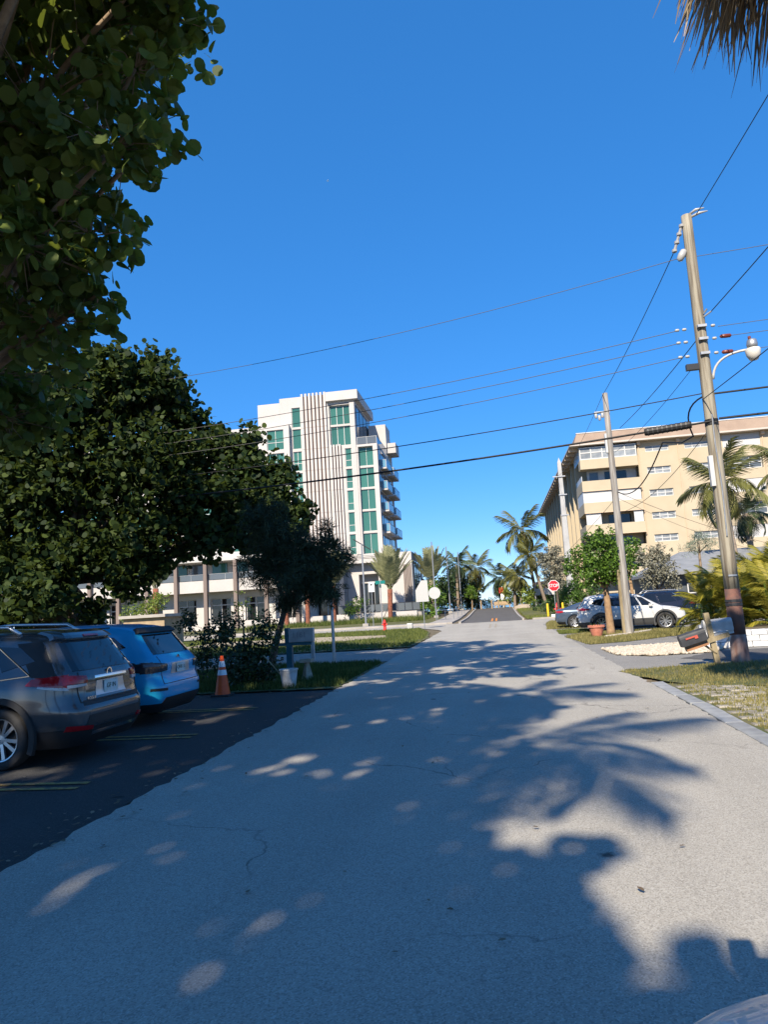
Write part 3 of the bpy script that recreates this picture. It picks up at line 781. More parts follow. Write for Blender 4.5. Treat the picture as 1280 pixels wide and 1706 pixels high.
# left low wing seen through the trees
lw = empty('low_wing_building', (0, 0, 0), label='low white balcony building left of the tower seen through the trees', cat='building')
ops = [(-52 + 4.4 * i, -49.4 + 4.4 * i, 0.9, 3.9) for i in range(8)]
facade(MB(), -53, -18.4, 0, 4.6, 82.2, ops, 0.5).box(-52.98, -18.42, 82.71, 85.1, 0, 9.4).build('wall', 'grey_stucco', lw)
for o in ops: window(lw, o[0], o[1], o[2], o[3], 82.6, 2, [0.72], 'dark_glass', 'grey_stucco', bar=.12)
MB().box(-53, -18.6, 80.0, 82.6, 4.62, 6.0).build('balcony_parapet', 'white_stucco', lw)
MB().box(-53.5, -18.4, 79.7, 84.9, 8.2, 8.65).build('roof_slab', 'grey_stucco', lw)
for i in range(13): 
    x = -52.4 + i * 2.6
    block('upper_window', 'teal_glass' if i % 3 else 'grey_glass', lw, x, x + 1.9, 82.55, 82.7, 6.1, 8.1)
for i in range(9):
    x = -52.6 + i * 3.7
    block('column', 'taupe_fin', lw, x, x + .42, 79.5, 79.95, 0, 8.2)
rail(lw, (-53, 80.05, 6.0), (-18.7, 80.05, 6.0), 0.75, 'grey_glass', 2.2)
# terrace wall in front of the tower
tr = empty('terrace_wall', (0, 0, 0), label='low white terrace wall with dark railing before the tower', cat='wall')
MB().box(-34, -9.4, 80.0, 80.35, -0.3, 1.08).build('wall', 'white_stucco', tr)
MB().box(-12.5, -11.75, 79.9, 79.99, -0.1, 1.08).build('grey_panel', 'grey_stucco', tr)
MB().box(-34, -8.6, 80.36, 86, -0.3, 0.95).build('terrace_floor', 'concrete', tr)
mb = MB(); mb.box(-18.2, -8.7, 80.12, 80.18, 2.02, 2.08).box(-18.2, -8.7, 80.13, 80.17, 1.14, 1.18)
mb.build('handrail', 'dark_metal', tr)
for i in range(12): block('railing_post', 'dark_metal', tr, -18.2 + i * .86, -18.15 + i * .86, 80.12, 80.18, 1.08, 2.02)
for i in range(11): block('railing_panel', 'grey_glass', tr, -18.13 + i * .86, -17.37 + i * .86, 80.14, 80.16, 1.2, 2.0)
MB().box(-9.39, -9.1, 80.0, 86, -0.3, 1.08).build('end_wall', 'white_stucco', tr)

# ---- beige apartment block on the right
S_ = 88.0 / 72.0
def bx(x): return x * S_
def bz(z): return 1.68 + (z - 1.68) * S_
YB = 88.0
ap = empty('beige_apartment_block', (0, 0, 0), label='beige seven storey apartment block with brown parapet and white shutters', cat='building')
rowsW = [(15.29, 15.91), (13.07, 13.75), (10.79, 11.51), (8.60, 9.28), (6.39, 7.09), (4.15, 4.87), (1.95, 2.65)]
colsW = [(15.46, 17.7), (19.17, 21.43)]
bay2 = (22.7, 26.15)
ops = [(bx(a), bx(b), bz(c), bz(d)) for a, b in colsW for c, d in rowsW]
ops += [(bx(27.0), bx(29.2), bz(c), bz(d)) for c, d in rowsW] + [(bx(31), bx(33.2), bz(c), bz(d)) for c, d in rowsW]
ops += [(bx(bay2[0]), bx(bay2[1]), bz(15.05 - 2.22 * k), bz(16.28 - 2.22 * k)) for k in range(6)]
facade(MB(), bx(14.7), bx(36), -0.5, bz(16.35), YB, ops, 0.4).build('wall', 'beige_wall', ap)
MB().box(bx(14.72), bx(35.98), YB + 1.9, YB + 70, -0.5, bz(16.35)).box(bx(10.6), bx(14.7), YB + 1.3, YB + 70, -0.5, bz(16.33)).build('core', 'beige_wall', ap)
k = 0
for a, b in colsW + [(27.0, 29.2), (31, 33.2)]:
    for c, d in rowsW: window(ap, bx(a), bx(b), bz(c), bz(d), YB + .22, 3, [0.5], 'blind_glass', bar=.09)
for k in range(6):
    z0, z1 = bz(15.05 - 2.22 * k), bz(16.28 - 2.22 * k)
    if k in (0, 2, 4):
        mb = MB(); n = 44
        for i in range(n):
            x = bx(bay2[0]) + (bx(bay2[1]) - bx(bay2[0])) * i / n; mb.box(x, x + .055, YB + .05, YB + .09, z0, z1)
        sh = mb.box(bx(bay2[0]), bx(bay2[1]), YB + .095, YB + .13, z0, z1).build('shutter', 'shutter_white', ap)
    else:
        window(ap, bx(bay2[0]) + .05, bx(bay2[1]) - .05, z0 + .05, z1 - .05, YB + .35, 3, [0.5], 'grey_glass', bar=.09)
block('back_of_bay', 'beige_wall', ap, bx(22.6), bx(26.2), YB + .5, YB + 1.0, 0, bz(16.3))
# corner bay of balconies
x0, x1 = bx(9.08), bx(14.6)
MB().box(x0, x1, YB - .5, YB + 1.2, bz(14.0), bz(14.95)).build('bay_wall', 'beige_wall', ap)
window(ap, x0 + .05, x1 - .05, bz(14.96), bz(16.2), YB - .35, 5, [0.55], 'blind_glass', bar=.12)
MB().box(x0 + .02, x0 + .1, YB - .3, YB + 5.4, bz(14.95), bz(16.2)).build('bay_side_window', 'blind_glass', ap)
for k in range(6):
    ztop = bz(12.8 - 2.18 * k); zbot = ztop - 1.24
    if zbot < 0: break
    MB().box(x0, x1 + .1, YB - .5, YB - .36, zbot, ztop).box(x0, x0 + .14, YB - .355, YB + 5.5, zbot, ztop).box(x0 + .15, x1, YB - .35, YB + 5.4, zbot + .01, zbot + .2).build('balcony_parapet', 'beige_wall', ap)
    MB().box(x0 + .01, x1 + .2, YB - .56, YB - .505, zbot - .05, zbot + .03).build('drip_edge', 'beige_trim', ap)
    # back wall, glazed doors, shutters
    zr = ztop; zc = bz(14.0 - 2.18 * k) if k == 0 else bz(12.8 - 2.18 * (k - 1)) - 1.24
    block('recess_wall', 'white_paint' if k == 0 else 'beige_wall', ap, x0 + .9, x1 - .02, YB + 1.21, YB + 1.28, zbot, zc + .1)
    block('balcony_door', 'dark_glass', ap, x0 + 3.0, x1 - 1.2, YB + 1.1, YB + 1.2, zbot + .3, zc - .25)
    block('balcony_door', 'grey_glass', ap, x0 + 1.2, x0 + 2.2, YB + 1.1, YB + 1.2, zbot + .5, zc - .25)
    def corr(a, b):
        mb = MB(); n = int((b - a) / .13)
        for i in range(n):
            x = a + (b - a) * i / n; mb.box(x, x + .075, YB - .36, YB - .3, zr - .1, zc - .02)
        mb.box(a, b, YB - .299, YB - .26, zr - .1, zc - .02)
        return mb.build('shutter', 'shutter_white', ap)
    if k == 1:
        corr(x0 + .1, x1)
        MB().box(x0 + .03, x0 + .09, YB - .3, YB + 5.3, zr, zc - .02).build('shutter', 'shutter_white', ap)
    if k == 0:
        MB().box(x0 + .03, x0 + .09, YB - .3, YB + 5.3, zr, zr + .65).build('railing', 'white_paint', ap)
    if k == 2: corr(x0 + .15, x0 + 1.9); corr(x1 - 1.05, x1)
# pipes and brackets on the front
for xx in (14.83, 18.55, 22.3, 26.35, 30.2):
    MB().tube([(bx(xx), YB - .07, 0.5), (bx(xx), YB - .07, bz(16.2))], .06, 6).build('downpipe', 'beige_trim', ap)
    block('bracket', 'beige_trim', ap, bx(xx) - .18, bx(xx) + .18, YB - .45, YB - .01, bz(16.0), bz(16.34))
# roof: flat eave, slanted brown parapet
MB().box(bx(8.19), bx(37), YB - 1.0, YB + 72, bz(16.36), bz(16.52)).build('eave', 'soffit', ap)
px0, px1, py0, py1 = bx(8.9), bx(36.5), YB - .6, YB + 71
mb = MB().add([(px0 - .35, py0 - .35, bz(16.525)), (px1, py0 - .35, bz(16.525)), (px1, py1, bz(16.525)), (px0 - .35, py1, bz(16.525)),
               (px0 + .1, py0, bz(17.6)), (px1, py0, bz(17.6)), (px1, py1, bz(17.6)), (px0 + .1, py1, bz(17.6))],
              [(4, 5, 6, 7), (0, 1, 5, 4), (1, 2, 6, 5), (2, 3, 7, 6), (3, 0, 4, 7)])
mb.build('parapet', 'roof_brown', ap)
MB().box(px0 + .05, px1, py0 - .06, py0 + .3, bz(17.605), bz(17.605) + .1).build('coping', 'white_paint', ap)
for i in range(26):
    y = YB + .6 + i * 2.75
    block('soffit_beam', 'beige_trim', ap, bx(8.22), bx(9.9), y, y + .3, bz(16.36) - .42, bz(16.36) - .004)
# street side: pilasters, spandrels, windows
for i in range(13):
    y = YB + 6 + i * 4.9
    block('pilaster', 'beige_wall', ap, bx(9.15), bx(10.6), y, y + .55, 0, bz(16.2))
    block('pilaster', 'beige_trim', ap, bx(9.45), bx(10.6), y + 2.4, y + 2.7, 0, bz(16.2))
for k in range(7):
    z = bz(15.2 - 2.2 * k)
    block('spandrel', 'beige_wall', ap, bx(9.75), bx(10.58), YB + 6.6, YB + 69, z - 1.9, z - .3)
    for i in range(12):
        y = YB + 6.9 + i * 4.9
        block('side_window', 'grey_glass' if (i * 5 + k * 3) % 4 else 'shutter_white', ap, bx(10.3), bx(10.62), y, y + 1.7, z - .2, z + .9)
        block('side_window', 'blind_glass', ap, bx(10.3), bx(10.62), y + 2.4, y + 3.9, z - .2, z + .9)
# ---- grey board house behind the yellow palms
hs = empty('grey_house', (0, 0, 0), label='dark grey board house with shallow roof behind the yellow palms', cat='house')
MB().box(9.45, 18, 42.6, 52, 0, 2.5).build('wall', 'siding_grey', hs)
for i in range(22): block('board', 'siding_grey', hs, 9.5 + i * .38, 9.53 + i * .38, 42.56, 42.6, 0, 2.45)
MB().add([(9.0, 41.8, 2.5), (18.5, 41.8, 2.5), (18.5, 52.5, 2.5), (9.0, 52.5, 2.5), (9.0, 41.8, 2.68), (18.5, 41.8, 2.68), (18.5, 52.5, 2.68), (9.0, 52.5, 2.68), (11.5, 47, 4.0), (18.4, 47, 4.0)],
         [(0, 3, 2, 1), (0, 1, 5, 4), (1, 2, 6, 5), (2, 3, 7, 6), (3, 0, 4, 7), (4, 5, 9, 8), (6, 7, 8, 9), (7, 4, 8), (5, 6, 9)]).build('roof', 'roof_grey', hs)
window(hs, 10.6, 11.9, 0.9, 2.0, 42.57, 2, [0.5], 'dark_glass')
# ---- bungalow far off on the right of the far road
bg_ = empty('far_bungalow', (0, 0, 0), label='small tan bungalow behind the leaning palms beyond the stop sign', cat='house')
MB().box(6.5, 13.5, 112, 118, 0, 3.0).build('wall', 'white_stucco', bg_)
MB().box(6.0, 14, 111, 119, 3.0, 4.1).build('roof', 'roof_brown', bg_)
for x in (7.2, 9.6): block('window', 'dark_glass', bg_, x, x + 1.4, 111.95, 112.01, 1.1, 2.5)
# ---- booth in the trees on the left
bt = empty('masonry_booth', (0, 0, 0), label='small tan masonry enclosure seen over the roof of the blue car', cat='booth')
MB().box(-25.6, -22.6, 46, 49, 0, 1.9).build('wall', 'tan_wood', bt)
MB().box(-25.8, -22.4, 45.7, 49.3, 1.9, 2.1).build('roof_edge', 'concrete', bt)

# ------------------------------------------------------------------ vegetation
def limb(a, b, r0, r1, bend=0.25, n=6, rr=rnd):
    a, b = Vector(a), Vector(b); m = (a + b) / 2
    L = (b - a).length
    m += Vector((rr.uniform(-1, 1), rr.uniform(-1, 1), rr.uniform(0.2, 1))) * L * bend
    pts = bez(a, m, b, n)
    return pts, [r0 + (r1 - r0) * i / n for i in range(n + 1)]
def crown_mesh(name, clumps, density, size, shape, twig, per, shell, up, seed, tlo=0.0, thi=1.0, zt=None):
    rg = np.random.default_rng(seed)
    P, O = clump_points(clumps, density, twig, per, shell, rg)
    s, d, n = leaf_frames(len(P), O, up, 0.75, rg)
    sz = size * (0.65 + 0.7 * rg.random(len(P)))
    t = tlo + (thi - tlo) * rg.random(len(P)) ** 1.3
    return P, s, d, n, sz, t
def tree(name, base, clumps, label, cat, leaf='leaf_green', bark='bark_light', size=0.12, shape='oval', density=6, twig=0.25, per=9, shell=0.45, up=0.5,
         trunk_r=0.15, fork=None, seed=1, limbs=None, trunks=None, group=None, tlo=0.0, thi=1.0):
    root = empty(name, base, 0, label, cat, group)
    B = np.array(base); rl = random.Random(seed)
    cl = [(c[0] - B[0], c[1] - B[1], c[2] - B[2], *c[3:]) for c in clumps]
    P, s, d, n, sz, t = crown_mesh(name, cl, density, size, shape, twig, per, shell, up, seed, tlo, thi)
    link('crown', np_mesh('crown', leaves(P, s, d, n, sz, shape), len(SHAPES[shape]), t), leaf, root, 'stuff')
    fk = Vector(fork) - Vector(base) if fork else Vector((0, 0, min(c[2] - c[5] for c in cl) + .2))
    for tb in (trunks or [(0, 0)]):
        pts, rr = limb((tb[0], tb[1], -0.1), fk, trunk_r * 1.25, trunk_r * .8, 0.06, 7, rl)
        rr[0] *= 1.3
        MB().tube(pts, rr, 10).build('trunk', bark, root, smooth=True)
    sel = cl if limbs is None else cl[:limbs]
    for c in sel:
        pts, rr = limb(fk, c[:3], trunk_r * .55, trunk_r * .12, 0.12, 6, rl)
        MB().tube(pts, rr, 6).build('branch', bark, root, smooth=True)
    return root

# -- near sea grape: the 300 largest leaves are objects, the rest one crown
SG_A = [(-4.19, 9.2, 10.76, 0.57, 0.57, 0.57), (-4.73, 9.0, 9.85, 0.76, 0.76, 0.76), (-4.59, 9.4, 9.03, 0.46, 0.46, 0.46), (-5.82, 9.6, 11.24, 1.46, 1.46, 1.46), (-4.96, 8.8, 8.44, 0.82, 0.82, 0.82), (-6.35, 9.0, 9.4, 1.55, 1.55, 1.55), (-5.59, 9.2, 7.45, 0.65, 0.65, 0.65), (-6.24, 8.6, 7.04, 1.06, 1.06, 1.06), (-5.69, 9.6, 6.7, 0.57, 0.57, 0.57), (-6.54, 9.6, 6.37, 0.88, 0.88, 0.88), (-6.48, 9.8, 8.84, 1.36, 1.36, 1.36), (-8.64, 9.5, 9.53, 1.97, 1.97, 1.97), (-9.0, 10.0, 6.99, 1.7, 1.7, 1.7), (-5.33, 8.5, 11.85, 1.68, 1.68, 1.68), (-7.62, 8.5, 11.96, 2.1, 2.1, 2.1), (-4.08, 8.6, 11.17, 0.74, 0.74, 0.74),
        (-9.3, 12.2, 8.6, 1.7, 1.7, 1.7), (-8.6, 12.0, 10.6, 1.5, 1.4, 1.4), (-10.2, 13.0, 7.0, 1.9, 1.9, 1.7), (-9.6, 12.6, 5.9, 1.1, 1.1, .9)]
def over(spots):
    # crown clumps placed so that at this sun their shade lies at (gx, gy)
    return [(gx - .2535 * z, gy - 1.2547 * z, z, r, r, r * .75) for gx, gy, r, z in spots]
SG_A_OVER = over([(-1.7, 16.6, 1.5, 11.5), (-3.4, 19.6, 2.0, 11.6), (.0, 19.8, 1.2, 12), (-1.0, 22.6, 1.7, 12.5), (.1, 26, 1.3, 13.5), (.9, 21.5, .9, 12.4), (.5, 17.2, .9, 11.8), (-1.9, 20.6, 1.2, 12), (-2.5, 26.4, 2.0, 13.5), (-3.2, 30, 1.7, 14), (-5.4, 17.5, 2.2, 11), (-5.6, 24, 2.2, 12), (-1.2, 29.6, 1.1, 14.5), (-8.5, 19, 2.4, 11.5), (-7.5, 25.5, 2.2, 13)]) + [(-11, 6, 9.6, 2.4, 2.4, 2.0), (-12, 9.5, 9, 2.4, 2.4, 2.2), (-9.2, 4.0, 8.4, 1.4, 1.4, 1.0)]
sgA = empty('sea_grape_tree', (-11.6, 11.2, 0), 0, 'near sea grape tree with big round leaves hanging over the top left', 'tree')
Bv = np.array([-11.6, 11.2, 0])
P, s, d, n, sz, t = crown_mesh('a', SG_A, 10.5, 0.19, 'round', 0.34, 9, 0.35, 0.35, 21)
TWA = np.concatenate(TW)
P2, s2, d2, n2, sz2, t2 = crown_mesh('a2', SG_A_OVER, 12.0, 0.22, 'round', 0.38, 10, 0.15, 0.5, 22)
P, s, d, n, sz, t = [np.concatenate(q) for q in ((P, P2), (s, s2), (d, d2), (n, n2), (sz, sz2), (t, t2))]
fwd = np.array([-math.sin(RAD(8.65)), math.cos(RAD(8.65)), 0]); rgt = np.array([math.cos(RAD(8.65)), math.sin(RAD(8.65)), 0])
depth = P @ fwd; side = (P @ rgt) / depth; upr = (P[:, 2] - CAM_H) / depth
infr = (depth > 3) & (side > -0.545) & (side < 0.2) & (upr < 0.93)
score = np.where(infr, sz / depth * (1.0 + 2.0 * (side + 0.55)), 0)
big = np.argsort(-score)[:300]
mask = np.ones(len(P), bool); mask[big] = False
link('crown', np_mesh('crown', leaves(P[mask] - Bv, s[mask], d[mask], n[mask], sz[mask], 'round'), 10, t[mask]), 'leaf_seagrape', sgA, 'stuff')
lm = []
for k in range(3):
    me = bpy.data.meshes.new('leaf')
    S = SHAPES['round'] * np.array([1.05, 1.0, 1.2 + .5 * k])
    V = [tuple(q) for q in S] + [(0, .34, -.01), (0, .70, 0.0)]
    me.from_pydata(V, [], [(0, 10, 2, 1), (10, 11, 3, 2), (11, 5, 4, 3), (0, 9, 8, 10), (10, 8, 7, 11), (11, 7, 6, 5)]); me.update()
    a = me.attributes.new('tint', 'FLOAT', 'POINT'); a.data.foreach_set('value', np.full(len(V), 0.25 + .3 * k, dtype=np.float32))
    me.materials.append(MATS['leaf_seagrape']); lm.append(me)
for q, i in enumerate(big):
    o = bpy.data.objects.new('leaf', lm[q % 3]); COL.objects.link(o); o.parent = sgA
    M = Matrix.Identity(4)
    for r_ in range(3): M[r_][0] = s[i][r_] * sz[i]; M[r_][1] = d[i][r_] * sz[i]; M[r_][2] = n[i][r_] * sz[i]; M[r_][3] = P[i][r_] - Bv[r_]
    o.matrix_local = M
mb = MB()
for q in TWA:
    a, b_ = Vector(q[3:] - Bv), Vector(q[:3] - Bv); m_ = a.lerp(b_, .55) + Vector((rnd.uniform(-.1, .1), rnd.uniform(-.1, .1), rnd.uniform(-.05, .15)))
    mb.tube([a.lerp(b_, .15), m_, b_], [.014, .010, .005], 3, False)
mb.build('twigs', 'bark_light', sgA, kind='stuff')
for tb in ((0, 0), (0.7, -.4), (-.6, .3), (.2, .7)):
    pts, rr = limb((tb[0], tb[1], -.1), (tb[0] * 2 + .6, tb[1] * 2 - .6, 4.4), .30, .16, .05)
    MB().tube(pts, rr, 10).build('trunk', 'bark_dark', sgA, smooth=True)
for i, c in enumerate(SG_A + SG_A_OVER):
    pts, rr = limb((.6, -.6, 4.2), np.array(c[:3]) - Bv, .12, .03, .10)
    MB().tube(pts, rr, 6).build('branch', 'bark_light', sgA, smooth=True)

SPIKES = [(-10.52, 21.5, 10.13, 0.48, 0.48, 0.48), (-10.09, 22.0, 9.36, 0.41, 0.41, 0.41), (-9.28, 22.3, 8.2, 0.37, 0.37, 0.37), (-7.82, 22.5, 7.63, 0.41, 0.41, 0.41), (-6.86, 22.6, 6.18, 0.4, 0.4, 0.4), (-6.0, 22.6, 4.99, 0.32, 0.32, 0.32), (-10.69, 21.0, 10.31, 0.32, 0.32, 0.32), (-11.12, 20.5, 9.92, 0.39, 0.39, 0.39), (-12.17, 20.0, 9.97, 0.57, 0.57, 0.57)]
# -- big sea grape further back, behind the parked cars
SG_B = SPIKES + [(-11.3, 20.8, 2.9, .8, .8, .6), (-12.4, 20.4, 2.1, .6, .6, .7), (-10.6, 21, 3.3, .7, .7, .5), (-14.6, 19.0, 2.0, 1.1, 1, .8), (-13.0, 18.8, 2.4, 1.0, 1, .7), (-16, 19, 2.2, 1.3, 1, 1), (-10.24, 21.0, 9.28, 0.78, 0.78, 0.78), (-11.08, 22.0, 8.62, 1.22, 1.22, 1.22), (-11.44, 20.5, 9.06, 1.15, 1.15, 1.15), (-12.58, 20.0, 8.83, 1.61, 1.61, 1.61), (-14.09, 19.5, 8.46, 2.06, 2.06, 2.06), (-9.71, 22.0, 7.04, 1.5, 1.5, 1.5), (-11.12, 21.0, 6.77, 1.94, 1.94, 1.94), (-13.11, 20.5, 6.46, 2.3, 2.3, 2.3), (-14.84, 20.0, 5.75, 2.27, 2.27, 2.27), (-8.23, 22.5, 6.9, 0.97, 0.97, 0.97), (-7.41, 22.5, 6.11, 1.04, 1.04, 1.04), (-6.84, 22.5, 4.95, 0.95, 0.95, 0.95), (-8.09, 22.0, 5.28, 1.47, 1.47, 1.47), (-9.74, 21.5, 4.96, 1.65, 1.65, 1.65), (-11.28, 20.5, 4.21, 1.4, 1.4, 1.4), (-12.99, 20.0, 3.73, 1.38, 1.38, 1.38), (-14.25, 19.5, 3.25, 1.09, 1.09, 1.09), (-8.54, 21.0, 4.24, 0.84, 0.84, 0.84), (-11.35, 20.0, 9.68, 0.76, 0.76, 0.76), (-10.1, 22.0, 8.52, 0.77, 0.77, 0.77), (-8.84, 22.5, 7.58, 0.69, 0.69, 0.69), (-18.3, 21.0, 7.63, 3.26, 3.26, 3.26), (-7.32, 22.0, 4.04, 0.78, 0.78, 0.78), (-6.35, 22.5, 4.41, 0.51, 0.51, 0.51), (-17.14, 20.0, 4.59, 2.1, 2.1, 2.1)]
tree('sea_grape_tree', (-14.0, 20.4, 0), SG_B, 'tall spreading sea grape tree behind the two parked cars', 'tree', 'leaf_seagrape_shaded', 'bark_dark', 0.155, 'round', 28, 0.32, 10, 0.2, 0.4,
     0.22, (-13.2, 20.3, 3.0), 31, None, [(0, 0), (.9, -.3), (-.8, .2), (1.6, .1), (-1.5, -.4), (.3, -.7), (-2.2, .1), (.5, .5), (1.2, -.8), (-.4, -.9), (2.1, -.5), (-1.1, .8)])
# -- fine-needled tree by the teal mailbox
CONIF = [(-5.62, 18.4, 3.54, 0.73, 0.73, 0.73), (-6.17, 18.6, 4.17, 0.66, 0.66, 0.66), (-4.76, 18.2, 3.06, 0.66, 0.66, 0.66), (-4.29, 18.2, 3.43, 0.28, 0.28, 0.28), (-4.08, 18.0, 2.85, 0.34, 0.34, 0.34), (-5.0, 17.8, 2.44, 0.7, 0.7, 0.6), (-4.3, 17.8, 2.16, 0.43, 0.43, 0.35), (-6.13, 18.6, 2.93, 0.65, 0.65, 0.65), (-3.85, 18.1, 3.07, 0.16, 0.16, 0.16), (-5.41, 18.0, 1.9, 0.34, 0.34, 0.25), (-4.3, 18.15, 3.75, .14, .14, .3)]
CONIF = [(c[0], c[1], c[2], c[3] * 1.2, c[4] * 1.2, c[5] * 1.12) for c in CONIF] + [(-5.2, 18.3, 2.9, .8, .7, .7), (-4.6, 18.0, 2.5, .6, .6, .55)]
tree('conifer_tree', (-6.0, 17.9, 0), CONIF, 'feathery dark fine-leaved tree leaning out over the teal mailbox', 'tree', 'leaf_conifer', 'bark_dark', 0.17, 'blade', 95, 0.16, 18, 0.1, 0.2,
     0.085, (-5.5, 18.0, 1.75), 41)
BUSH = [(-6.23, 16.6, 0.83, 0.75, 0.75, 0.75), (-7.15, 17.2, 1.2, 0.54, 0.54, 0.54), (-5.72, 16.4, 0.54, 0.64, 0.64, 0.64), (-7.39, 17.0, 0.64, 0.45, 0.45, 0.45), (-5.74, 17.0, 1.29, 0.53, 0.53, 0.53), (-6.09, 16.0, 0.35, 0.5, 0.5, 0.4), (-5.47, 16.2, 0.3, 0.36, 0.36, 0.3), (-6.82, 17.4, 1.48, 0.43, 0.43, 0.43), (-8.23, 18.0, 1.53, 0.41, 0.41, 0.41)]
tree('bush', (-6.3, 16.8, 0), BUSH, 'dense dark bush between the traffic cone and the teal mailbox', 'bush', 'leaf_bush', 'bark_dark', 0.085, 'oval', 46, 0.16, 12, 0.2, 0.5, 0.03, (-6.3, 16.8, .3), 42)
# -- trees behind the camera whose shade lies on the road
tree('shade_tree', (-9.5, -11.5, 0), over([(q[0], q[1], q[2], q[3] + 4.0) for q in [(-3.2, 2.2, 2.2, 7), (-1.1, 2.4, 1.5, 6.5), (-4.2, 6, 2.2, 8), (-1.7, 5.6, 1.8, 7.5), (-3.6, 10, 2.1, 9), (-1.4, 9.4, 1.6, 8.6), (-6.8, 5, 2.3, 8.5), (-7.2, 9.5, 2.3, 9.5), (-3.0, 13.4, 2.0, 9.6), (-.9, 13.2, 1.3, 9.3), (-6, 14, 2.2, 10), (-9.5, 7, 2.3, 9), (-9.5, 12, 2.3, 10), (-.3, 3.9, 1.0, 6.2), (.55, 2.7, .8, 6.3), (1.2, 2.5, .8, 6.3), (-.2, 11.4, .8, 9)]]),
     'broad shade tree standing behind the viewer left of the road', 'tree', 'leaf_seagrape_shaded', 'bark_dark', 0.25, 'round', 14, 0.42, 10, 0.1, 0.6, 0.25, (-8.8, -11.0, 6.0), 51)

# -- small trees and shrubs on the right
TREE_E = [(4.42, 30.5, 3.27, 1.05, 1.05, 1.05), (3.5, 30.3, 3.05, 0.86, 0.8, 0.82), (5.0, 30.6, 3.2, 0.6, 0.6, 0.6), (4.39, 30.7, 3.91, 0.75, 0.75, 0.6), (3.75, 30.2, 2.35, 0.72, 0.66, 0.5), (4.75, 30.4, 2.4, 0.5, 0.5, 0.45), (4.45, 30.0, 2.5, 0.73, 0.73, 0.6)]
tree('leafy_tree', (4.45, 30.5, 0), TREE_E, 'round bright green small tree in front of the white car', 'tree', 'leaf_green', 'bark_tree', 0.125, 'oval', 34, 0.18, 12, 0.3, 0.55, 0.14, (4.4, 30.45, 1.9), 61)
tree('leafy_tree', (7.4, 41.8, 0), [(7.5, 41.6, 4.0, .8, .8, .7), (7.1, 41.6, 3.2, 1.0, .8, .9), (6.9, 41.7, 4.1, .6, .6, .5)], 'green tree peeping out between the grey pole and the silvery tree', 'tree', 'leaf_green', 'bark_tree', 0.14, 'oval', 30, 0.2, 11, 0.3, 0.5, 0.1, None, 78)
tree('silver_tree', (8.5, 40.2, 0), [(8.53, 40.0, 2.93, 0.9, 0.9, 0.9), (8.12, 40.3, 3.46, 0.65, 0.65, 0.65), (8.97, 39.8, 2.57, 0.7, 0.7, 0.7), (8.8, 40.2, 3.66, 0.58, 0.58, 0.58), (8.12, 39.8, 2.3, 0.58, 0.58, 0.58), (9.3, 40.1, 1.9, .5, .5, .5)],
     'silvery grey leaved tree right of the bright green tree', 'tree', 'leaf_silver', 'bark_dark', 0.12, 'oval', 36, 0.2, 11, 0.3, 0.4, 0.1, None, 62)
tree('silver_tree', (5.0, 62.3, 0), [(4.74, 62.0, 4.43, 1.12, 1.12, 1.12), (4.04, 62.4, 4.76, 0.72, 0.72, 0.72), (5.59, 61.8, 4.11, 0.81, 0.81, 0.81), (4.95, 62.2, 5.46, 0.72, 0.72, 0.72), (5.12, 62.0, 3.13, 0.71, 0.71, 0.71), (4.3, 62.2, 3.3, .7, .7, .7)],
     'silvery grey leaved tree rising behind the stop sign', 'tree', 'leaf_silver', 'bark_dark', 0.17, 'oval', 26, 0.25, 11, 0.3, 0.4, 0.1, None, 63)
tree('sage_shrub', (9.8, 36.4, 0), [(9.72, 36.0, 3.82, 0.63, 0.63, 0.55), (9.22, 36.0, 3.56, 0.45, 0.45, 0.4), (10.26, 36.0, 3.78, 0.5, 0.43, 0.4), (9.77, 36.0, 4.2, 0.45, 0.4, 0.35)],
     'blue grey feathery shrub crown above the yellow palms', 'shrub', 'leaf_sage', 'bark_light', 0.13, 'blade', 40, 0.16, 14, 0.3, 0.4, 0.07, None, 64)
hedge_label = ['tall green hedge behind the hydrant and yellow bollards', 'low clipped green shrubs beside the white board sign']
tree('hedge', (6.2, 64, 0), [(5.94, 64.0, 1.84, 1.05, 1.05, 1.05), (6.54, 63.0, 1.28, 0.92, 0.92, 0.92), (5.0, 66.0, 1.1, 0.76, 0.76, 0.76), (6.75, 65.0, 2.32, 0.85, 0.85, 0.85), (7.8, 62.5, 1.4, 1.3, 1, 1.2), (5.5, 64, .7, .9, .8, .7)], hedge_label[0], 'hedge', 'leaf_green', 'bark_dark', 0.15, 'oval', 28, 0.22, 10, 0.3, 0.5, 0.06, (6.2, 64, .4), 65, tlo=0, thi=.7)
tree('shrub', (4.6, 72, 0), [(4.46, 75.0, 0.79, 0.74, 0.74, 0.74), (3.9, 80.0, 0.79, 0.66, 0.9, 0.66), (4.8, 70, .7, .8, 1.2, .6), (5.6, 76, .9, .9, 1.3, .8)], hedge_label[1], 'shrub', 'leaf_dark', 'bark_dark', 0.16, 'oval', 14, 0.2, 10, 0.3, 0.5, 0.04, (4.6, 72, .3), 66, tlo=.2)
tree('sea_grape_bush', (3.0, 106, .3), [(1.42, 112.0, 2.96, 1.21, 1.21, 1.0), (2.94, 108.0, 3.71, 1.43, 1.43, 1.2), (2.37, 105.0, 1.95, 1.04, 1.04, 1.04), (3.85, 96.0, 1.43, 1.11, 1.11, 1.0), (3.63, 98.0, 2.65, 1.13, 1.13, 1.0), (0.9, 116.0, 1.64, 0.78, 0.78, 0.78), (5, 104, 2.5, 1.6, 1.6, 1.4)],
     'yellow green rounded bushes right of the road end', 'bush', 'leaf_yellowgreen', 'bark_dark', 0.28, 'oval', 9, 0.35, 9, 0.3, 0.5, 0.08, (3.0, 106, 1), 67)
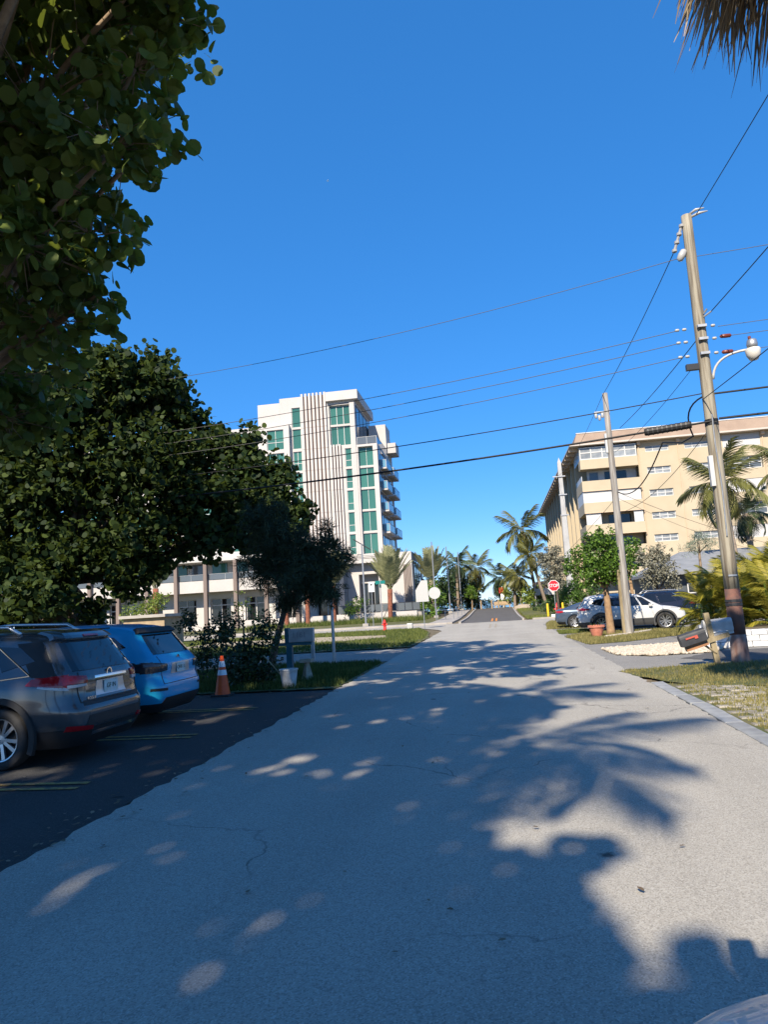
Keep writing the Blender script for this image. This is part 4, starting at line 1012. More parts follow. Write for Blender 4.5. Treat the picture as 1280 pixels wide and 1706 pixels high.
tree('bush', (5.6, 110, .3), [(5.2, 110, 1.5, 1.6, 1.4, 1.5), (7.5, 112, 2.2, 2.2, 1.6, 2.0), (6.8, 100, 1.2, 1.5, 1.4, 1.1), (8.6, 104, 2.4, 2, 2, 2.2), (9.5, 96, 2, 2, 2, 1.8)],
     'dark green thicket under the leaning palms at right', 'bush', 'leaf_dark', 'bark_dark', 0.3, 'oval', 8, 0.35, 9, 0.3, 0.5, 0.08, (5.6, 110, 1), 68)
# -- far left of the far road
tree('dark_tree', (-6.5, 106, .4), [(-7.09, 108.0, 3.44, 2.35, 2.35, 2.35), (-5.02, 112.0, 3.36, 2.25, 2.25, 2.25), (-7.51, 95.0, 2.11, 1.75, 1.75, 1.75), (-8.63, 90.0, 2.18, 1.82, 1.82, 1.82), (-3.4, 116.0, 4.26, 1.35, 1.35, 1.35), (-6.14, 110.0, 5.7, 1.85, 1.85, 1.85), (-7.34, 100.0, 4.19, 1.85, 1.85, 1.85), (-4.27, 114.0, 1.92, 1.71, 1.71, 1.71), (-10, 98, 3.5, 2.4, 2.4, 2.6)],
     'dark dense thicket left of the far road behind the light poles', 'tree', 'leaf_dark', 'bark_dark', 0.34, 'oval', 8, 0.5, 10, 0.3, 0.5, 0.2, (-6.5, 106, 1.6), 71, tlo=0, thi=.75)
tree('green_shrub', (-7.6, 84, .1), [(-7.77, 84.0, 3.18, 1.41, 1.41, 1.41), (-8.57, 82.6, 1.83, 1.1, 1.1, 1.1), (-6.9, 86.0, 2.07, 1.15, 1.15, 1.15), (-7.35, 83.0, 0.8, 0.97, 0.97, 0.7)],
     'bright green shrubs behind the round white sign', 'shrub', 'leaf_green', 'bark_dark', 0.2, 'oval', 12, 0.3, 10, 0.3, 0.5, 0.08, (-7.6, 84, .8), 72, tlo=.15)
tree('small_tree', (-3.75, 104, .45), [(-3.79, 104.0, 3.36, 0.95, 0.95, 0.95), (-3.42, 104.0, 2.56, 0.69, 0.69, 0.69), (-4.1, 104, 2.6, .7, .7, .6)],
     'small bright green tree at the top of the far road', 'tree', 'leaf_green', 'bark_light', 0.2, 'oval', 14, 0.25, 10, 0.3, 0.5, 0.12, (-3.7, 104, 2), 73, tlo=.2)
tree('dune_scrub', (-1.5, 124, 0), [(-2.62, 122.0, 1.2, 1.3, 1.1, 1.0), (-1.0, 124.0, 1.3, 1.3, 1.0, 1.0), (0.6, 126.0, 1.2, 1.3, 1.0, 1.0), (-4.4, 122.0, 1.5, 1.3, 1, 1.2), (2.4, 125, 1.4, 1.3, 1, 1.1), (-6.5, 123, 1.2, 1.5, 1, 1)],
     'low beach scrub closing the end of the road', 'scrub', 'leaf_dark', 'bark_dark', 0.22, 'oval', 10, 0.3, 9, 0.3, 0.6, 0.04, (-1.5, 124, .3), 74, tlo=.2)
tree('wall_shrub', (-15.4, 78.2, 0), [(-15.86, 78.0, 1.95, 1.07, 1.07, 1.0), (-14.95, 78.2, 2.5, 0.67, 0.67, 0.6), (-16.5, 78.4, 1.2, .8, .7, .8)],
     'leafy shrub against the white terrace wall', 'shrub', 'leaf_green', 'bark_light', 0.18, 'oval', 12, 0.3, 9, 0.3, 0.5, 0.06, (-15.4, 78.2, .8), 75, tlo=0, thi=.5)
tree('green_shrub', (-30.6, 60.5, 0), [(-30.5, 60.0, 3.0, 1.1, 1, 1), (-31.65, 60.0, 2.9, 1, 1, 1), (-29.9, 60.0, 3.5, 0.9, 0.9, 0.8), (-32.6, 60, 2.2, 1, 1, 1.1)],
     'sunlit yellow green shrub glimpsed over the blue car roof', 'shrub', 'leaf_yellowgreen', 'bark_dark', 0.2, 'oval', 10, 0.3, 9, 0.3, 0.5, 0.08, None, 76)
tree('green_shrub', (-11.3, 30.6, 0), [(-11.3, 30.5, 2.3, .5, .5, .5), (-10.9, 30.5, 1.7, .55, .5, .5), (-11.7, 30.6, 1.6, .45, .45, .45)],
     'light green sapling left of the feathery dark tree', 'shrub', 'leaf_yellowgreen', 'bark_dark', 0.10, 'oval', 12, 0.2, 9, 0.3, 0.5, 0.04, None, 77)

# ------------------------------------------------------------------ palms
def frond_mesh(L, droop, pairs, leaflet, width, hang, seed, curl=1.0, tint=(0.1, 0.9), rach=0.018):
    """feather leaf along +X from the origin; droop: fall of the tip per length"""
    rg = np.random.default_rng(seed); Q = []; T = []
    xs = np.linspace(0, 1, 40)
    ang = 0.0; pts = [np.zeros(3)]
    for i in range(1, 40):
        a = -droop * 2.0 * xs[i] ** 1.15
        pts.append(pts[-1] + np.array([math.cos(a), 0, math.sin(a)]) * L / 39)
    pts = np.array(pts)
    f = lambda t: np.array([np.interp(t, xs, pts[:, k]) for k in range(3)])
    for i in range(12):
        a, b = f(i / 12), f((i + 1) / 12); w0 = rach * (1 - i / 13); w1 = rach * (1 - (i + 1) / 13)
        Q.append([a + (0, -w0, 0), a + (0, w0, 0), b + (0, w1, 0), b + (0, -w1, 0)]); T.append(0.75)
        Q.append([a + (0, 0, -w0), a + (0, 0, w0), b + (0, 0, w1), b + (0, 0, -w1)]); T.append(0.7)
    for i in range(pairs):
        t = 0.14 + 0.86 * (i + rg.random() * .5) / pairs
        p = f(t); q = f(min(1, t + .02)); tan = q - f(max(0, t - .02)); tan /= np.linalg.norm(tan) + 1e-9
        ll = leaflet * (0.5 + 0.9 * math.sin(math.pi * min(1, (t * .85 + .12)))) * rg.uniform(.8, 1.1)
        for sd in (-1, 1):
            dirv = np.array([0, sd * 1.0, 0]) + tan * (.35 + .6 * t) * curl
            dirv[2] -= hang * rg.uniform(.3, 1.0); dirv /= np.linalg.norm(dirv)
            wv = np.cross(dirv, np.array([0, 0, 1.0])); wv /= np.linalg.norm(wv) + 1e-9
            w = width * rg.uniform(.8, 1.2)
            m = p + dirv * ll * .55; e = p + dirv * ll; e[2] -= hang * .35 * ll
            Q.append([p - wv * w * .5, p + wv * w * .5, m + wv * w * .5, m - wv * w * .5]); Q.append([m - wv * w * .5, m + wv * w * .5, e + wv * w * .1, e - wv * w * .1])
            tt = rg.uniform(*tint); T += [tt, tt * .9 + .05]
    return np_mesh('frond', np.array(Q, dtype=float), 4, np.array(T))
FR = {}
def fronds(kind):
    if kind in FR: return FR[kind]
    cfg = dict(
        coconut=('frond_coconut', 2.6, (0.30, 0.62, 0.95), 34, 0.62, 0.055, 0.9),
        dark=('frond_dark', 2.4, (0.25, 0.55, 0.9), 32, 0.6, 0.06, 0.7),
        date=('frond_date', 3.0, (0.10, 0.16, 0.22), 40, 0.42, 0.05, 0.1),
        areca=('frond_areca', 1.6, (0.30, 0.55, 0.85), 34, 0.42, 0.030, 0.5),
        dead=('frond_dead', 1.6, (0.9, 1.2, 1.4), 22, 0.5, 0.05, 1.2),
        dense=('frond_dark', 2.6, (0.28, 0.6, 0.95), 52, 0.7, 0.08, 0.9))[kind]
    out = []
    for i, dr in enumerate(cfg[2]):
        me = frond_mesh(cfg[1], dr, cfg[3], cfg[4], cfg[5], cfg[6], hash(kind) % 97 + i if False else len(kind) * 7 + i)
        me.materials.append(MATS[cfg[0]]); out.append(me)
    FR[kind] = out
    return out
def palm(name, base, top, label, kind='coconut', n=16, scale=1.0, r=(0.2, 0.13), bark='palm_trunk', seed=1, pitch=(70, -35), dead=3, bend=0.1, fruit=False, group=None, cat='palm tree'):
    rp = random.Random(seed)
    root = empty(name, base, 0, label, cat, group)
    b = Vector((0, 0, -.15)); t = Vector(top) - Vector(base)
    mid = (b + t) / 2 + Vector((rp.uniform(-1, 1), rp.uniform(-1, 1), 0)) * bend * t.length
    pts = bez(b, mid, t, 9); rr = [r[0] + (r[1] - r[0]) * i / 9 for i in range(10)]; rr[0] *= 1.35
    MB().tube(pts, rr, 10).build('trunk', bark, root, smooth=True)
    ms = fronds(kind)
    for i in range(n):
        f = i / (n - 1); el = pitch[0] + (pitch[1] - pitch[0]) * f + rp.uniform(-8, 8)
        az = i * 2.399 + rp.uniform(-.25, .25)
        me = ms[0] if f < .35 else (ms[1] if f < .7 else ms[2])
        link('frond', me, None, root, None, t + Vector((math.cos(az), math.sin(az), 0)) * r[1] * .6 + Vector((0, 0, .1 - .15 * f)), (rp.uniform(-.3, .3), -RAD(el), az), (scale * rp.uniform(.85, 1.1),) * 3)
    for i in range(dead):
        az = rp.uniform(0, 6.28)
        link('dead_frond', fronds('dead')[i % 3], None, root, None, t + Vector((0, 0, -.15)), (0, RAD(rp.uniform(20, 60)), az), (scale * .8,) * 3)
    if fruit:
        mb = MB()
        for i in range(7):
            a = i * .9; M = Matrix.Translation(t + Vector((math.cos(a) * .22, math.sin(a) * .22, -.18 - .08 * (i % 3))))
            mb.lathe([(0.001, -.14), (.08, -.1), (.11, 0), (.08, .1), (.001, .14)], 8, M=M)
        mb.build('coconuts', 'leaf_yellowgreen', root, smooth=True)
    return root
palm('coconut_palm', (14.6, 45.5, 0), (13.9, 45, 7.9), 'coconut palm with orange tinged fronds behind the near utility pole', 'coconut', 20, 1.12, (.22, .15), 'palm_trunk', 3, (75, -40), 4, .04, True)
palm('coconut_palm', (16.8, 50, 0), (16.7, 50, 6.4), 'short dark palm beside the coconut palm at right', 'dark', 18, 0.85, (.22, .17), 'palm_trunk', 4, (70, -45), 5, .02)
palm('coconut_palm', (18.9, 46, 0), (18.6, 46, 8.6), 'coconut palm at the right edge with only frond tips in view', 'coconut', 16, 1.1, (.2, .14), 'palm_trunk', 5, (70, -35), 2, .04)
palm('coconut_palm', (5.3, 101, .3), (4.0, 100, 11.0), 'tall slender coconut palm leaning left beyond the stop sign', 'coconut', 18, 1.5, (.26, .14), 'palm_trunk', 6, (75, -45), 2, .06, True)
palm('coconut_palm', (6.4, 97, .3), (4.7, 95, 7.4), 'shorter shaggy palm below the tall leaning coconut palm', 'coconut', 22, 1.0, (.24, .17), 'palm_trunk', 7, (70, -50), 9, .05)
palm('coconut_palm', (1.2, 148, 0), (0.7, 150, 6.2), 'small far palm left of the red sign', 'dark', 16, 1.9, (.2, .14), 'palm_trunk', 8, (65, -40), 0, .06)
palm('coconut_palm', (-3.2, 116, .3), (-3.3, 115, 7.0), 'palm with arching fronds at the right of the left dark trees', 'coconut', 18, 1.35, (.24, .16), 'palm_trunk', 9, (75, -45), 6, .03)
palm('coconut_palm', (-5.9, 106, .3), (-5.7, 105, 7.2), 'dark blue green palm above the middle light pole', 'dark', 15, 1.2, (.24, .16), 'palm_trunk', 10, (70, -30), 0, .03)
palm('fan_palm', (-8.1, 89, .2), (-8.1, 89, 4.6), 'pale upright bundled palm behind the pentagon sign', 'date', 34, 1.3, (.3, .26), 'palm_trunk', 11, (90, 58), 8, .01)
palm('fan_palm', (2.3, 104, .4), (2.5, 103, 5.0), 'brownish palm cluster right of the far road', 'coconut', 20, 0.95, (.22, .17), 'palm_trunk', 12, (70, -50), 6, .04)
palm('fan_palm', (3.2, 99, .3), (3.0, 98, 4.6), 'low shaggy palm in front of the brownish palm cluster', 'coconut', 20, 0.8, (.22, .17), 'palm_trunk', 13, (70, -50), 6, .04)
palm('date_palm', (-12.0, 79, 0), (-11.85, 79, 3.6), 'date palm with rust red trunk by the tower entrance', 'date', 38, 1.5, (.25, .28), 'date_trunk', 14, (90, 66), 0, .01)
date_spots = [(-22.9, 75.5, 4.4, 'leftmost rust red date palm trunk seen under the feathery tree'), (-20.6, 75.8, 4.6, 'middle rust red date palm trunk seen under the feathery tree'), (-17.6, 75.5, 4.2, 'rust red date palm trunk just left of the metal sign pole'), (-31.3, 62, 4.6, 'young date palm before the left balcony building')]
for i, (x, y, h, lb) in enumerate(date_spots):
    palm('date_palm', (x, y, 0), (x + .05, y, h), lb, 'date', 24, 1.2, (.25, .26), 'date_trunk', 15 + i, (90, 60), 0, .01)
# timber props of the date palm by the entrance
pp = empty('palm_props', (-12, 79, 0), 0, 'thin timber props bracing the date palm by the entrance', 'prop')
for dx in (-1.0, 1.1): MB().tube([(dx, 0, 0), (dx * .18, 0, 1.6)], .035, 6).build('prop', 'dark_metal', pp)
# areca palms above the white block planter
ar = [(7.7, 24.8, 2.3, .85), (9.0, 25.4, 2.7, .95), (7.2, 26.0, 1.9, .72), (8.5, 23.7, 2.2, .8), (10.0, 24.4, 2.8, .95), (9.8, 26.4, 2.7, .95), (11.2, 25.2, 2.8, 1.0), (8.4, 26.8, 2.4, .8)]
lbls = ['front left yellow areca palm behind the white block planter', 'tall yellow areca palm right of the utility pole', 'leftmost low areca palm curling beside the grey house', 'areca palm directly behind the utility pole base', 'areca palm at the right edge above the planter', 'rear yellow areca palm in the right hand clump', 'far right areca palm mostly outside the frame', 'rear left areca palm beneath the blue grey shrub']
for k, (x, y, h, sc_) in enumerate(ar):
    rp = random.Random(80 + k)
    root = empty('areca_palm', (x, y, .15), 0, lbls[k], 'palm', 'areca palms behind the block planter')
    for i in range(6):
        a = rp.uniform(0, 6.28); MB().tube([(math.cos(a) * .18, math.sin(a) * .18, -.2), (math.cos(a) * .32, math.sin(a) * .32, h * rp.uniform(.45, .75))], [.035, .025], 6).build('stem', 'leaf_yellowgreen', root)
    ms = fronds('areca')
    for i in range(46):
        a = rp.uniform(0, 6.28); f = rp.random() ** 1.2
        link('frond', ms[min(2, int(f * 3))], None, root, None, (math.cos(a) * .22, math.sin(a) * .22, h * rp.uniform(.10, .66)), (rp.uniform(-.4, .4), -RAD(84 - 50 * f), a + rp.uniform(-.3, .3)), (sc_ * rp.uniform(.7, 1.05),) * 3)
tree('hedge', (9.0, 25, 0), [(7.2, 24.6, .7, .8, .9, .7), (8.4, 24.4, .8, .9, .9, .8), (9.8, 24.4, .9, 1, 1, .9), (11, 24.4, 1, 1, 1, 1), (8, 26.4, .9, 1.2, .9, .9)], 'dark leafy undergrowth beneath the areca palms', 'shrub', 'leaf_dark', 'bark_dark', 0.12, 'oval', 14, 0.2, 9, 0.3, 0.5, 0.03, (9, 25, .3), 69)
tree('shrub', (9.0, 34.2, 0), [(8.9, 34.4, .6, .55, .5, .55), (9.5, 34.6, .8, .5, .5, .6), (8.5, 35, .5, .4, .4, .45)], 'pale green shrub just ahead of the white car', 'shrub', 'leaf_yellowgreen', 'bark_dark', 0.09, 'oval', 14, 0.16, 9, 0.3, 0.5, 0.03, (9, 34.4, .2), 70)
# palm behind the camera: its crown shade lies on the road
palm('coconut_palm', (-4.0, -7.6, 0), (-3.0, -7.0, 12.4), 'coconut palm behind the viewer whose frond shade lies on the road', 'coconut', 18, 0.86, (.17, .12), 'palm_trunk', 21, (45, -35), 0, .02)
palm('coconut_palm', (-4.2, -3.6, 0), (-3.05, -3.3, 13.0), 'second coconut palm behind the viewer nearer the road', 'coconut', 16, 0.72, (.18, .13), 'palm_trunk', 22, (45, -35), 0, .02)
# shaggy palm at the right whose dry skirt hangs into the top right corner
sk = palm('skirted_palm', (4.5, 5.9, 0), (3.9, 5.9, 8.6), 'palm with a shaggy skirt of dry straw fronds in the top right corner', 'dark', 18, 0.72, (.26, .2), 'palm_trunk', 23, (80, 30), 0, .01)
rg = np.random.default_rng(77)
N = 2600
az = rg.random(N) * 6.283; rad = 0.25 + 1.4 * np.sqrt(rg.random(N)); zt = 8.5 - rad * 0.42 + rg.normal(size=N) * .08
p0 = np.stack([np.cos(az) * rad - .60, np.sin(az) * rad, zt], 1)
Ls = rg.uniform(.35, .95, N); dv = np.stack([np.cos(az) * .35, np.sin(az) * .35, -np.ones(N)], 1) + rg.normal(size=(N, 3)) * .14; dv = unit(dv)
wv = unit(np.cross(dv, rg.normal(size=(N, 3)))); w = rg.uniform(.008, .02, N)[:, None]
m_ = p0 + dv * (Ls * .5)[:, None]; e_ = p0 + dv * Ls[:, None] + np.stack([np.zeros(N), np.zeros(N), -rg.random(N) * .06], 1)
Q = np.concatenate([np.stack([p0 - wv * w, p0 + wv * w, m_ + wv * w, m_ - wv * w], 1), np.stack([m_ - wv * w, m_ + wv * w, e_ + wv * w * .15, e_ - wv * w * .15], 1)])
link('dry_skirt', np_mesh('dry_skirt', Q, 4, np.tile(rg.random(N), 2)), 'frond_dead', sk, 'stuff')

# ------------------------------------------------------------------ vehicles
def text_mesh(name, body, size, m, parent, M, extrude=0.002, align='CENTER'):
    cu = bpy.data.curves.new('t', 'FONT'); cu.body = body; cu.size = size; cu.extrude = extrude; cu.align_x = align; cu.align_y = 'CENTER'
    to = bpy.data.objects.new('t', cu); COL.objects.link(to)
    dg = bpy.context.evaluated_depsgraph_get(); dg.update()
    me = bpy.data.meshes.new_from_object(to.evaluated_get(dg)); bpy.data.objects.remove(to)
    me.transform(M); o = link(name, me, m, parent); return o
def pchip(xs, ys):
    xs = np.array(xs, float); ys = np.array(ys, float); h = np.diff(xs); dl = np.diff(ys) / h; m = np.zeros(len(xs))
    for i in range(1, len(xs) - 1):
        if dl[i - 1] * dl[i] > 0:
            w1, w2 = 2 * h[i] + h[i - 1], h[i] + 2 * h[i - 1]; m[i] = (w1 + w2) / (w1 / dl[i - 1] + w2 / dl[i])
    m[0], m[-1] = dl[0], dl[-1]
    def f(x):
        x = np.clip(x, xs[0], xs[-1]); i = np.clip(np.searchsorted(xs, x) - 1, 0, len(xs) - 2); t = (x - xs[i]) / h[i]
        return (ys[i] * (1 + 2 * t) * (1 - t) ** 2 + m[i] * h[i] * t * (1 - t) ** 2 + ys[i + 1] * t * t * (3 - 2 * t) + m[i + 1] * h[i] * t * t * (t - 1))
    return f
class Car:
    """body as a stack of rounded plan slices: rear limit R(z), front limit F(z), half width W(z). Local +X is forward, rear bumper at x=0"""
    def __init__(s, name, sp, loc, rz, label, group):
        s.sp = sp
        s.R = pchip(*zip(*sp['rear'])); s.F = pchip(*zip(*sp['front'])); s.W = pchip(*zip(*sp['width']))
        s.z0, s.z1 = sp['rear'][0][0], sp['rear'][-1][0]; s.n = sp.get('n', 7.0)
        s.root = empty(name, loc, rz, label, 'car', group)
        s.wr = sp['wheel_r']; s.wx = sp['wheels']; s.hw = float(s.W(0.6))
        s.body()
        for x in s.wx:
            for sd in (-1, 1): s.wheel(x, sd)
    def side_y(s, x, z):
        a, b = s.R(z), s.F(z); c, h = (a + b) / 2, (b - a) / 2
        xi = np.clip(np.abs((x - c) / h), 0, 1); return s.W(z) * (1 - xi ** s.n) ** (1 / s.n)
    def end_x(s, y, z, front=False):
        a, b = s.R(z), s.F(z); c, h = (a + b) / 2, (b - a) / 2
        yi = np.clip(np.abs(y / np.maximum(s.W(z), 1e-3)), 0, .9995); q = h * (1 - yi ** s.n) ** (1 / s.n); return c + q if front else c - q
    def stack(s, za, zb, rows, off=0.0):
        zs = np.linspace(za, zb, rows); M = 72; mb = MB()
        th = np.linspace(0, 2 * math.pi, M, endpoint=False)
        # denser sampling round the corners
        ct, st = np.cos(th), np.sin(th); e = 2 / s.n
        X = np.sign(ct) * np.abs(ct) ** e; Y = np.sign(st) * np.abs(st) ** e
        V = []
        for z in zs:
            a, b, w = s.R(z) - off, s.F(z) + off, s.W(z) + off
            c, h = (a + b) / 2, (b - a) / 2
            V += [(c + h * X[k], w * Y[k], z) for k in range(M)]
        Fc = [(i * M + k, i * M + (k + 1) % M, (i + 1) * M + (k + 1) % M, (i + 1) * M + k) for i in range(rows - 1) for k in range(M)]
        Fc += [tuple(reversed(range(M))), tuple((rows - 1) * M + k for k in range(M))]
        mb.add(V, Fc); return mb
    def cut(s, me):
        o = bpy.data.objects.new('cut', me); COL.objects.link(o)
        c = MB()
        for x in s.wx:
            for sd in (-1, 1):
                y0, y1 = sorted((sd * (s.hw - .26), sd * (s.hw + .3))); ar = s.wr * s.sp.get('arch', 1.17)
                c.lathe([(0.001, y0), (ar, y0), (ar, y1), (0.001, y1)], 36, 'y', Matrix.Translation((x, 0, s.wr)))
        cm = c.mesh('c'); bm = bmesh.new(); bm.from_mesh(cm); bmesh.ops.remove_doubles(bm, verts=bm.verts, dist=1e-4); bmesh.ops.recalc_face_normals(bm, faces=bm.faces); bm.to_mesh(cm); bm.free()
        co = bpy.data.objects.new('c', cm); COL.objects.link(co)
        md = o.modifiers.new('b', 'BOOLEAN'); md.object = co; md.operation = 'DIFFERENCE'; md.solver = 'EXACT'
        dg = bpy.context.evaluated_depsgraph_get(); dg.update()
        out = bpy.data.meshes.new_from_object(o.evaluated_get(dg))
        bpy.data.objects.remove(o); bpy.data.objects.remove(co)
        return out
    def body(s):
        sp = s.sp; zc = sp['clad']
        for nm, m, za, zb, rows in (('body', sp['paint'], zc, s.z1, 46), ('lower_cladding', sp['clad_mat'], s.z0, zc - .003, 6)):
            me = s.stack(za, zb, rows).mesh(nm); bm = bmesh.new(); bm.from_mesh(me); bmesh.ops.recalc_face_normals(bm, faces=bm.faces); bm.to_mesh(me); bm.free()
            me = s.cut(me); me.materials.clear(); me.shade_smooth()
            try: me.set_sharp_from_angle(angle=RAD(32))
            except Exception: pass
            link(nm, me, m, s.root)
        for x in s.wx:
            for sd in (-1, 1):
                ar = s.wr * s.sp.get('arch', 1.17)
                mb = MB(); M = Matrix.Translation((x, 0, s.wr)); yo = float(s.side_y(x, s.wr + ar * .8))
                y1 = sd * (yo + .012); y0 = sd * (yo - .03)
                mb.lathe([(ar - .004, y0), (ar - .004, y1), (ar + .065, y1), (ar + .075, y0)], 28, 'y', M, RAD(-22), RAD(202))
                mb.build('wheel_arch_trim', sp['arch_mat'], s.root, smooth=False)
    def wheel(s, x, sd):
        r = s.wr; y = sd * (s.hw - .115); t = .11
        M = Matrix.Translation((x, y, r)) @ Matrix.Scale(sd, 4, Vector((0, 1, 0)))
        rim = r * .69
        tyre = MB().lathe([(rim, -t), (r * .93, -t), (r * .985, -t * .75), (r, -t * .3), (r, t * .3), (r * .985, t * .75), (r * .93, t), (rim * 1.03, t * .92), (rim, t * .6)], 32, 'y', M).build('wheel', 'black_rubber', s.root, smooth=True, fix=True)
        mb = MB().lathe([(rim + .002, t * .9), (rim * .95, t * .86), (rim * .91, t * .2), (rim * .9, -t * .4)], 32, 'y', M)
        mb.lathe([(.001, t * .62), (.055, t * .6), (.065, t * .4)], 12, 'y', M)
        n = s.sp.get('spokes', 5)
        for k in range(n):
            a = 2 * math.pi * k / n + .3
            for dlt in ((-.13, .13) if n <= 6 else (0,)):
                R = M @ Matrix.Rotation(a + dlt * 1.9, 4, 'Y')
                w = .018
                mb.add([R @ Vector(p) for p in [(.04, t * .30, -w), (.04, t * .58, -w), (.04, t * .58, w), (.04, t * .30, w), (rim * .93, t * .5, -w * 1.3), (rim * .93, t * .78, -w * 1.3), (rim * .93, t * .78, w * 1.3), (rim * .93, t * .5, w * 1.3)]],
                       [(0, 1, 2, 3), (4, 7, 6, 5), (0, 4, 5, 1), (1, 5, 6, 2), (2, 6, 7, 3), (3, 7, 4, 0)])
        mb.build('rim', 'alloy', tyre, fix=True)
        MB().lathe([(.001, t * .1), (rim * .9, t * .1)], 24, 'y', M).build('brake_disc', 'black_plastic', tyre)
    def patch(s, name, m, corners, face, off=.006, nu=10, nv=8, parent=None, thick=.012, smooth=True):
        """quad patch (4 corners in (x,z) for a side or (y,z) for the rear/front) laid on the body skin"""
        c = [np.array(p, float) for p in corners]; V = []
        for lay in (off, -thick):
            for j in range(nv + 1):
                for i in range(nu + 1):
                    u, v = i / nu, j / nv
                    p = (c[0] * (1 - u) + c[1] * u) * (1 - v) + (c[3] * (1 - u) + c[2] * u) * v
                    if face in ('L', 'R'):
                        sd = 1 if face == 'L' else -1
                        V.append((p[0], sd * (float(s.side_y(p[0], p[1])) + lay), p[1]))
                    else:
                        fr = face == 'F'; x = float(s.end_x(p[0], p[1], fr)); V.append((x + (lay if fr else -lay), p[0], p[1] + (lay * .4 if not fr else 0)))
        w = nu + 1; N = w * (nv + 1); Fc = []
        for j in range(nv):
            for i in range(nu):
                a = j * w + i; Fc.append((a, a + 1, a + w + 1, a + w)); 
        ring = [i for i in range(w)] + [j * w + nu for j in range(1, nv + 1)] + [nv * w + i for i in reversed(range(nu))] + [j * w for j in reversed(range(1, nv))]
        for k in range(len(ring)):
            a, b = ring[k], ring[(k + 1) % len(ring)]; Fc.append((a, b, b + N, a + N))
        return MB().add(V, Fc).build(name, m, parent or s.root, smooth=False, fix=True)
    def line(s, pts, face, r=.006, m='black_plastic', name='door_seam', parent=None):
        P = []
        for a, b in zip(pts[:-1], pts[1:]):
            for t in np.linspace(0, 1, 7)[:-1]: P.append((a[0] + (b[0] - a[0]) * t, a[1] + (b[1] - a[1]) * t))
        P.append(pts[-1]); Q = []
        for p in P:
            if face in ('L', 'R'): Q.append((p[0], (1 if face == 'L' else -1) * (float(s.side_y(*p)) + r * .2), p[1]))
            else: Q.append((float(s.end_x(p[0], p[1], face == 'F')) + (r * .2 if face == 'F' else -r * .2), p[0], p[1]))
        return MB().tube(Q, r, 5).build(name, m, parent or s.root)
    def mirror(s, x, z, m):
        for sd in (-1, 1):
            y = float(s.side_y(x, z)); MB().box(-.07, .09, -.09, .09, -.065, .065).build('door_mirror', m, s.root, loc=(x, sd * (y + .11), z), bevel=.03)
    def plate(s, z, txt, y=0.0, m='plate_white', fruit=True):
        x = float(s.end_x(y, z)); R = Matrix.Translation((x - .012, y, z)) @ Matrix.Rotation(RAD(-90), 4, 'Z') @ Matrix.Rotation(RAD(90), 4, 'X')
        p = MB().box(-.155, .155, -.077, .077, -.004, .006, R).build('number_plate', m, s.root)
        text_mesh('plate_text', txt, .085, 'plate_ink', p, R @ Matrix.Translation((0, 0, .009)), .001)
        return p

SUV = dict(n=7.0, wheel_r=.365, wheels=(1.0, 3.7), clad=.44, clad_mat='black_plastic', arch_mat='black_plastic', spokes=5,
           rear=[(.22, .14), (.34, .05), (.48, .0), (.64, .0), (.74, .05), (.86, .085), (1.0, .09), (1.10, .13), (1.22, .22), (1.40, .34), (1.52, .43), (1.57, .50), (1.62, .72), (1.655, 1.05), (1.675, 1.5)],
           front=[(.22, 4.42), (.34, 4.54), (.52, 4.62), (.70, 4.61), (.84, 4.52), (.93, 4.30), (.99, 4.0), (1.05, 3.62), (1.12, 3.48), (1.30, 3.18), (1.48, 2.86), (1.57, 2.65), (1.62, 2.4), (1.655, 2.1), (1.675, 1.7)],
           width=[(.22, .80), (.34, .87), (.55, .915), (.78, .92), (.95, .905), (1.05, .865), (1.2, .80), (1.4, .725), (1.53, .665), (1.59, .61), (1.635, .50), (1.66, .36), (1.675, .14)])
def suv_glass(c, zb=1.1, zt=1.5, tint='car_glass', kick=None):
    for f in ('L', 'R'):
        c.patch('window', tint, [(1.10, zb + .05), (1.85, zb), (1.95, zt), (1.30, zt - .02)], f)
        c.patch('window', tint, [(1.93, zb), (2.70, zb - .02), (2.52, zt - .01), (2.02, zt)], f)
        c.patch('window', tint, [(.62, zb + .17), (1.04, zb + .06), (1.24, zt - .03), (.86, zt - .06)], f)
        c.patch('window', tint, [(2.78, zb - .02), (3.30, zb - .03), (2.83, zt - .06), (2.60, zt - .02)], f)
        for xx in (1.89, 2.74): c.line([(xx, .5), (xx + .02, zb - .04)], f)
        c.line([(1.05, .95), (1.06, zb)], f)
        for xx in (1.72, 2.56): c.patch('door_handle', c.sp['paint'], [(xx - .1, .955), (xx + .1, .955), (xx + .1, .99), (xx - .1, .99)], f, .022, 4, 2)
    c.patch('windscreen', tint, [(-.70, 1.10), (.70, 1.10), (.58, 1.50), (-.58, 1.50)], 'F')
    c.mirror(3.12, 1.08, c.sp['paint'])
def headlamps(c, z=.80):
    for sd in (-1, 1):
        a, b = sorted((sd * .45, sd * .86)); c.patch('headlight', 'tail_clear', [(a, z - .05), (b, z - .05), (b, z + .05), (a, z + .05)], 'F', .008, 8, 3)
    c.patch('grille', 'black_plastic', [(-.4, .52), (.4, .52), (.42, .76), (-.42, .76)], 'F', .006)

GP = 'cars nosed in on the left parking lot'
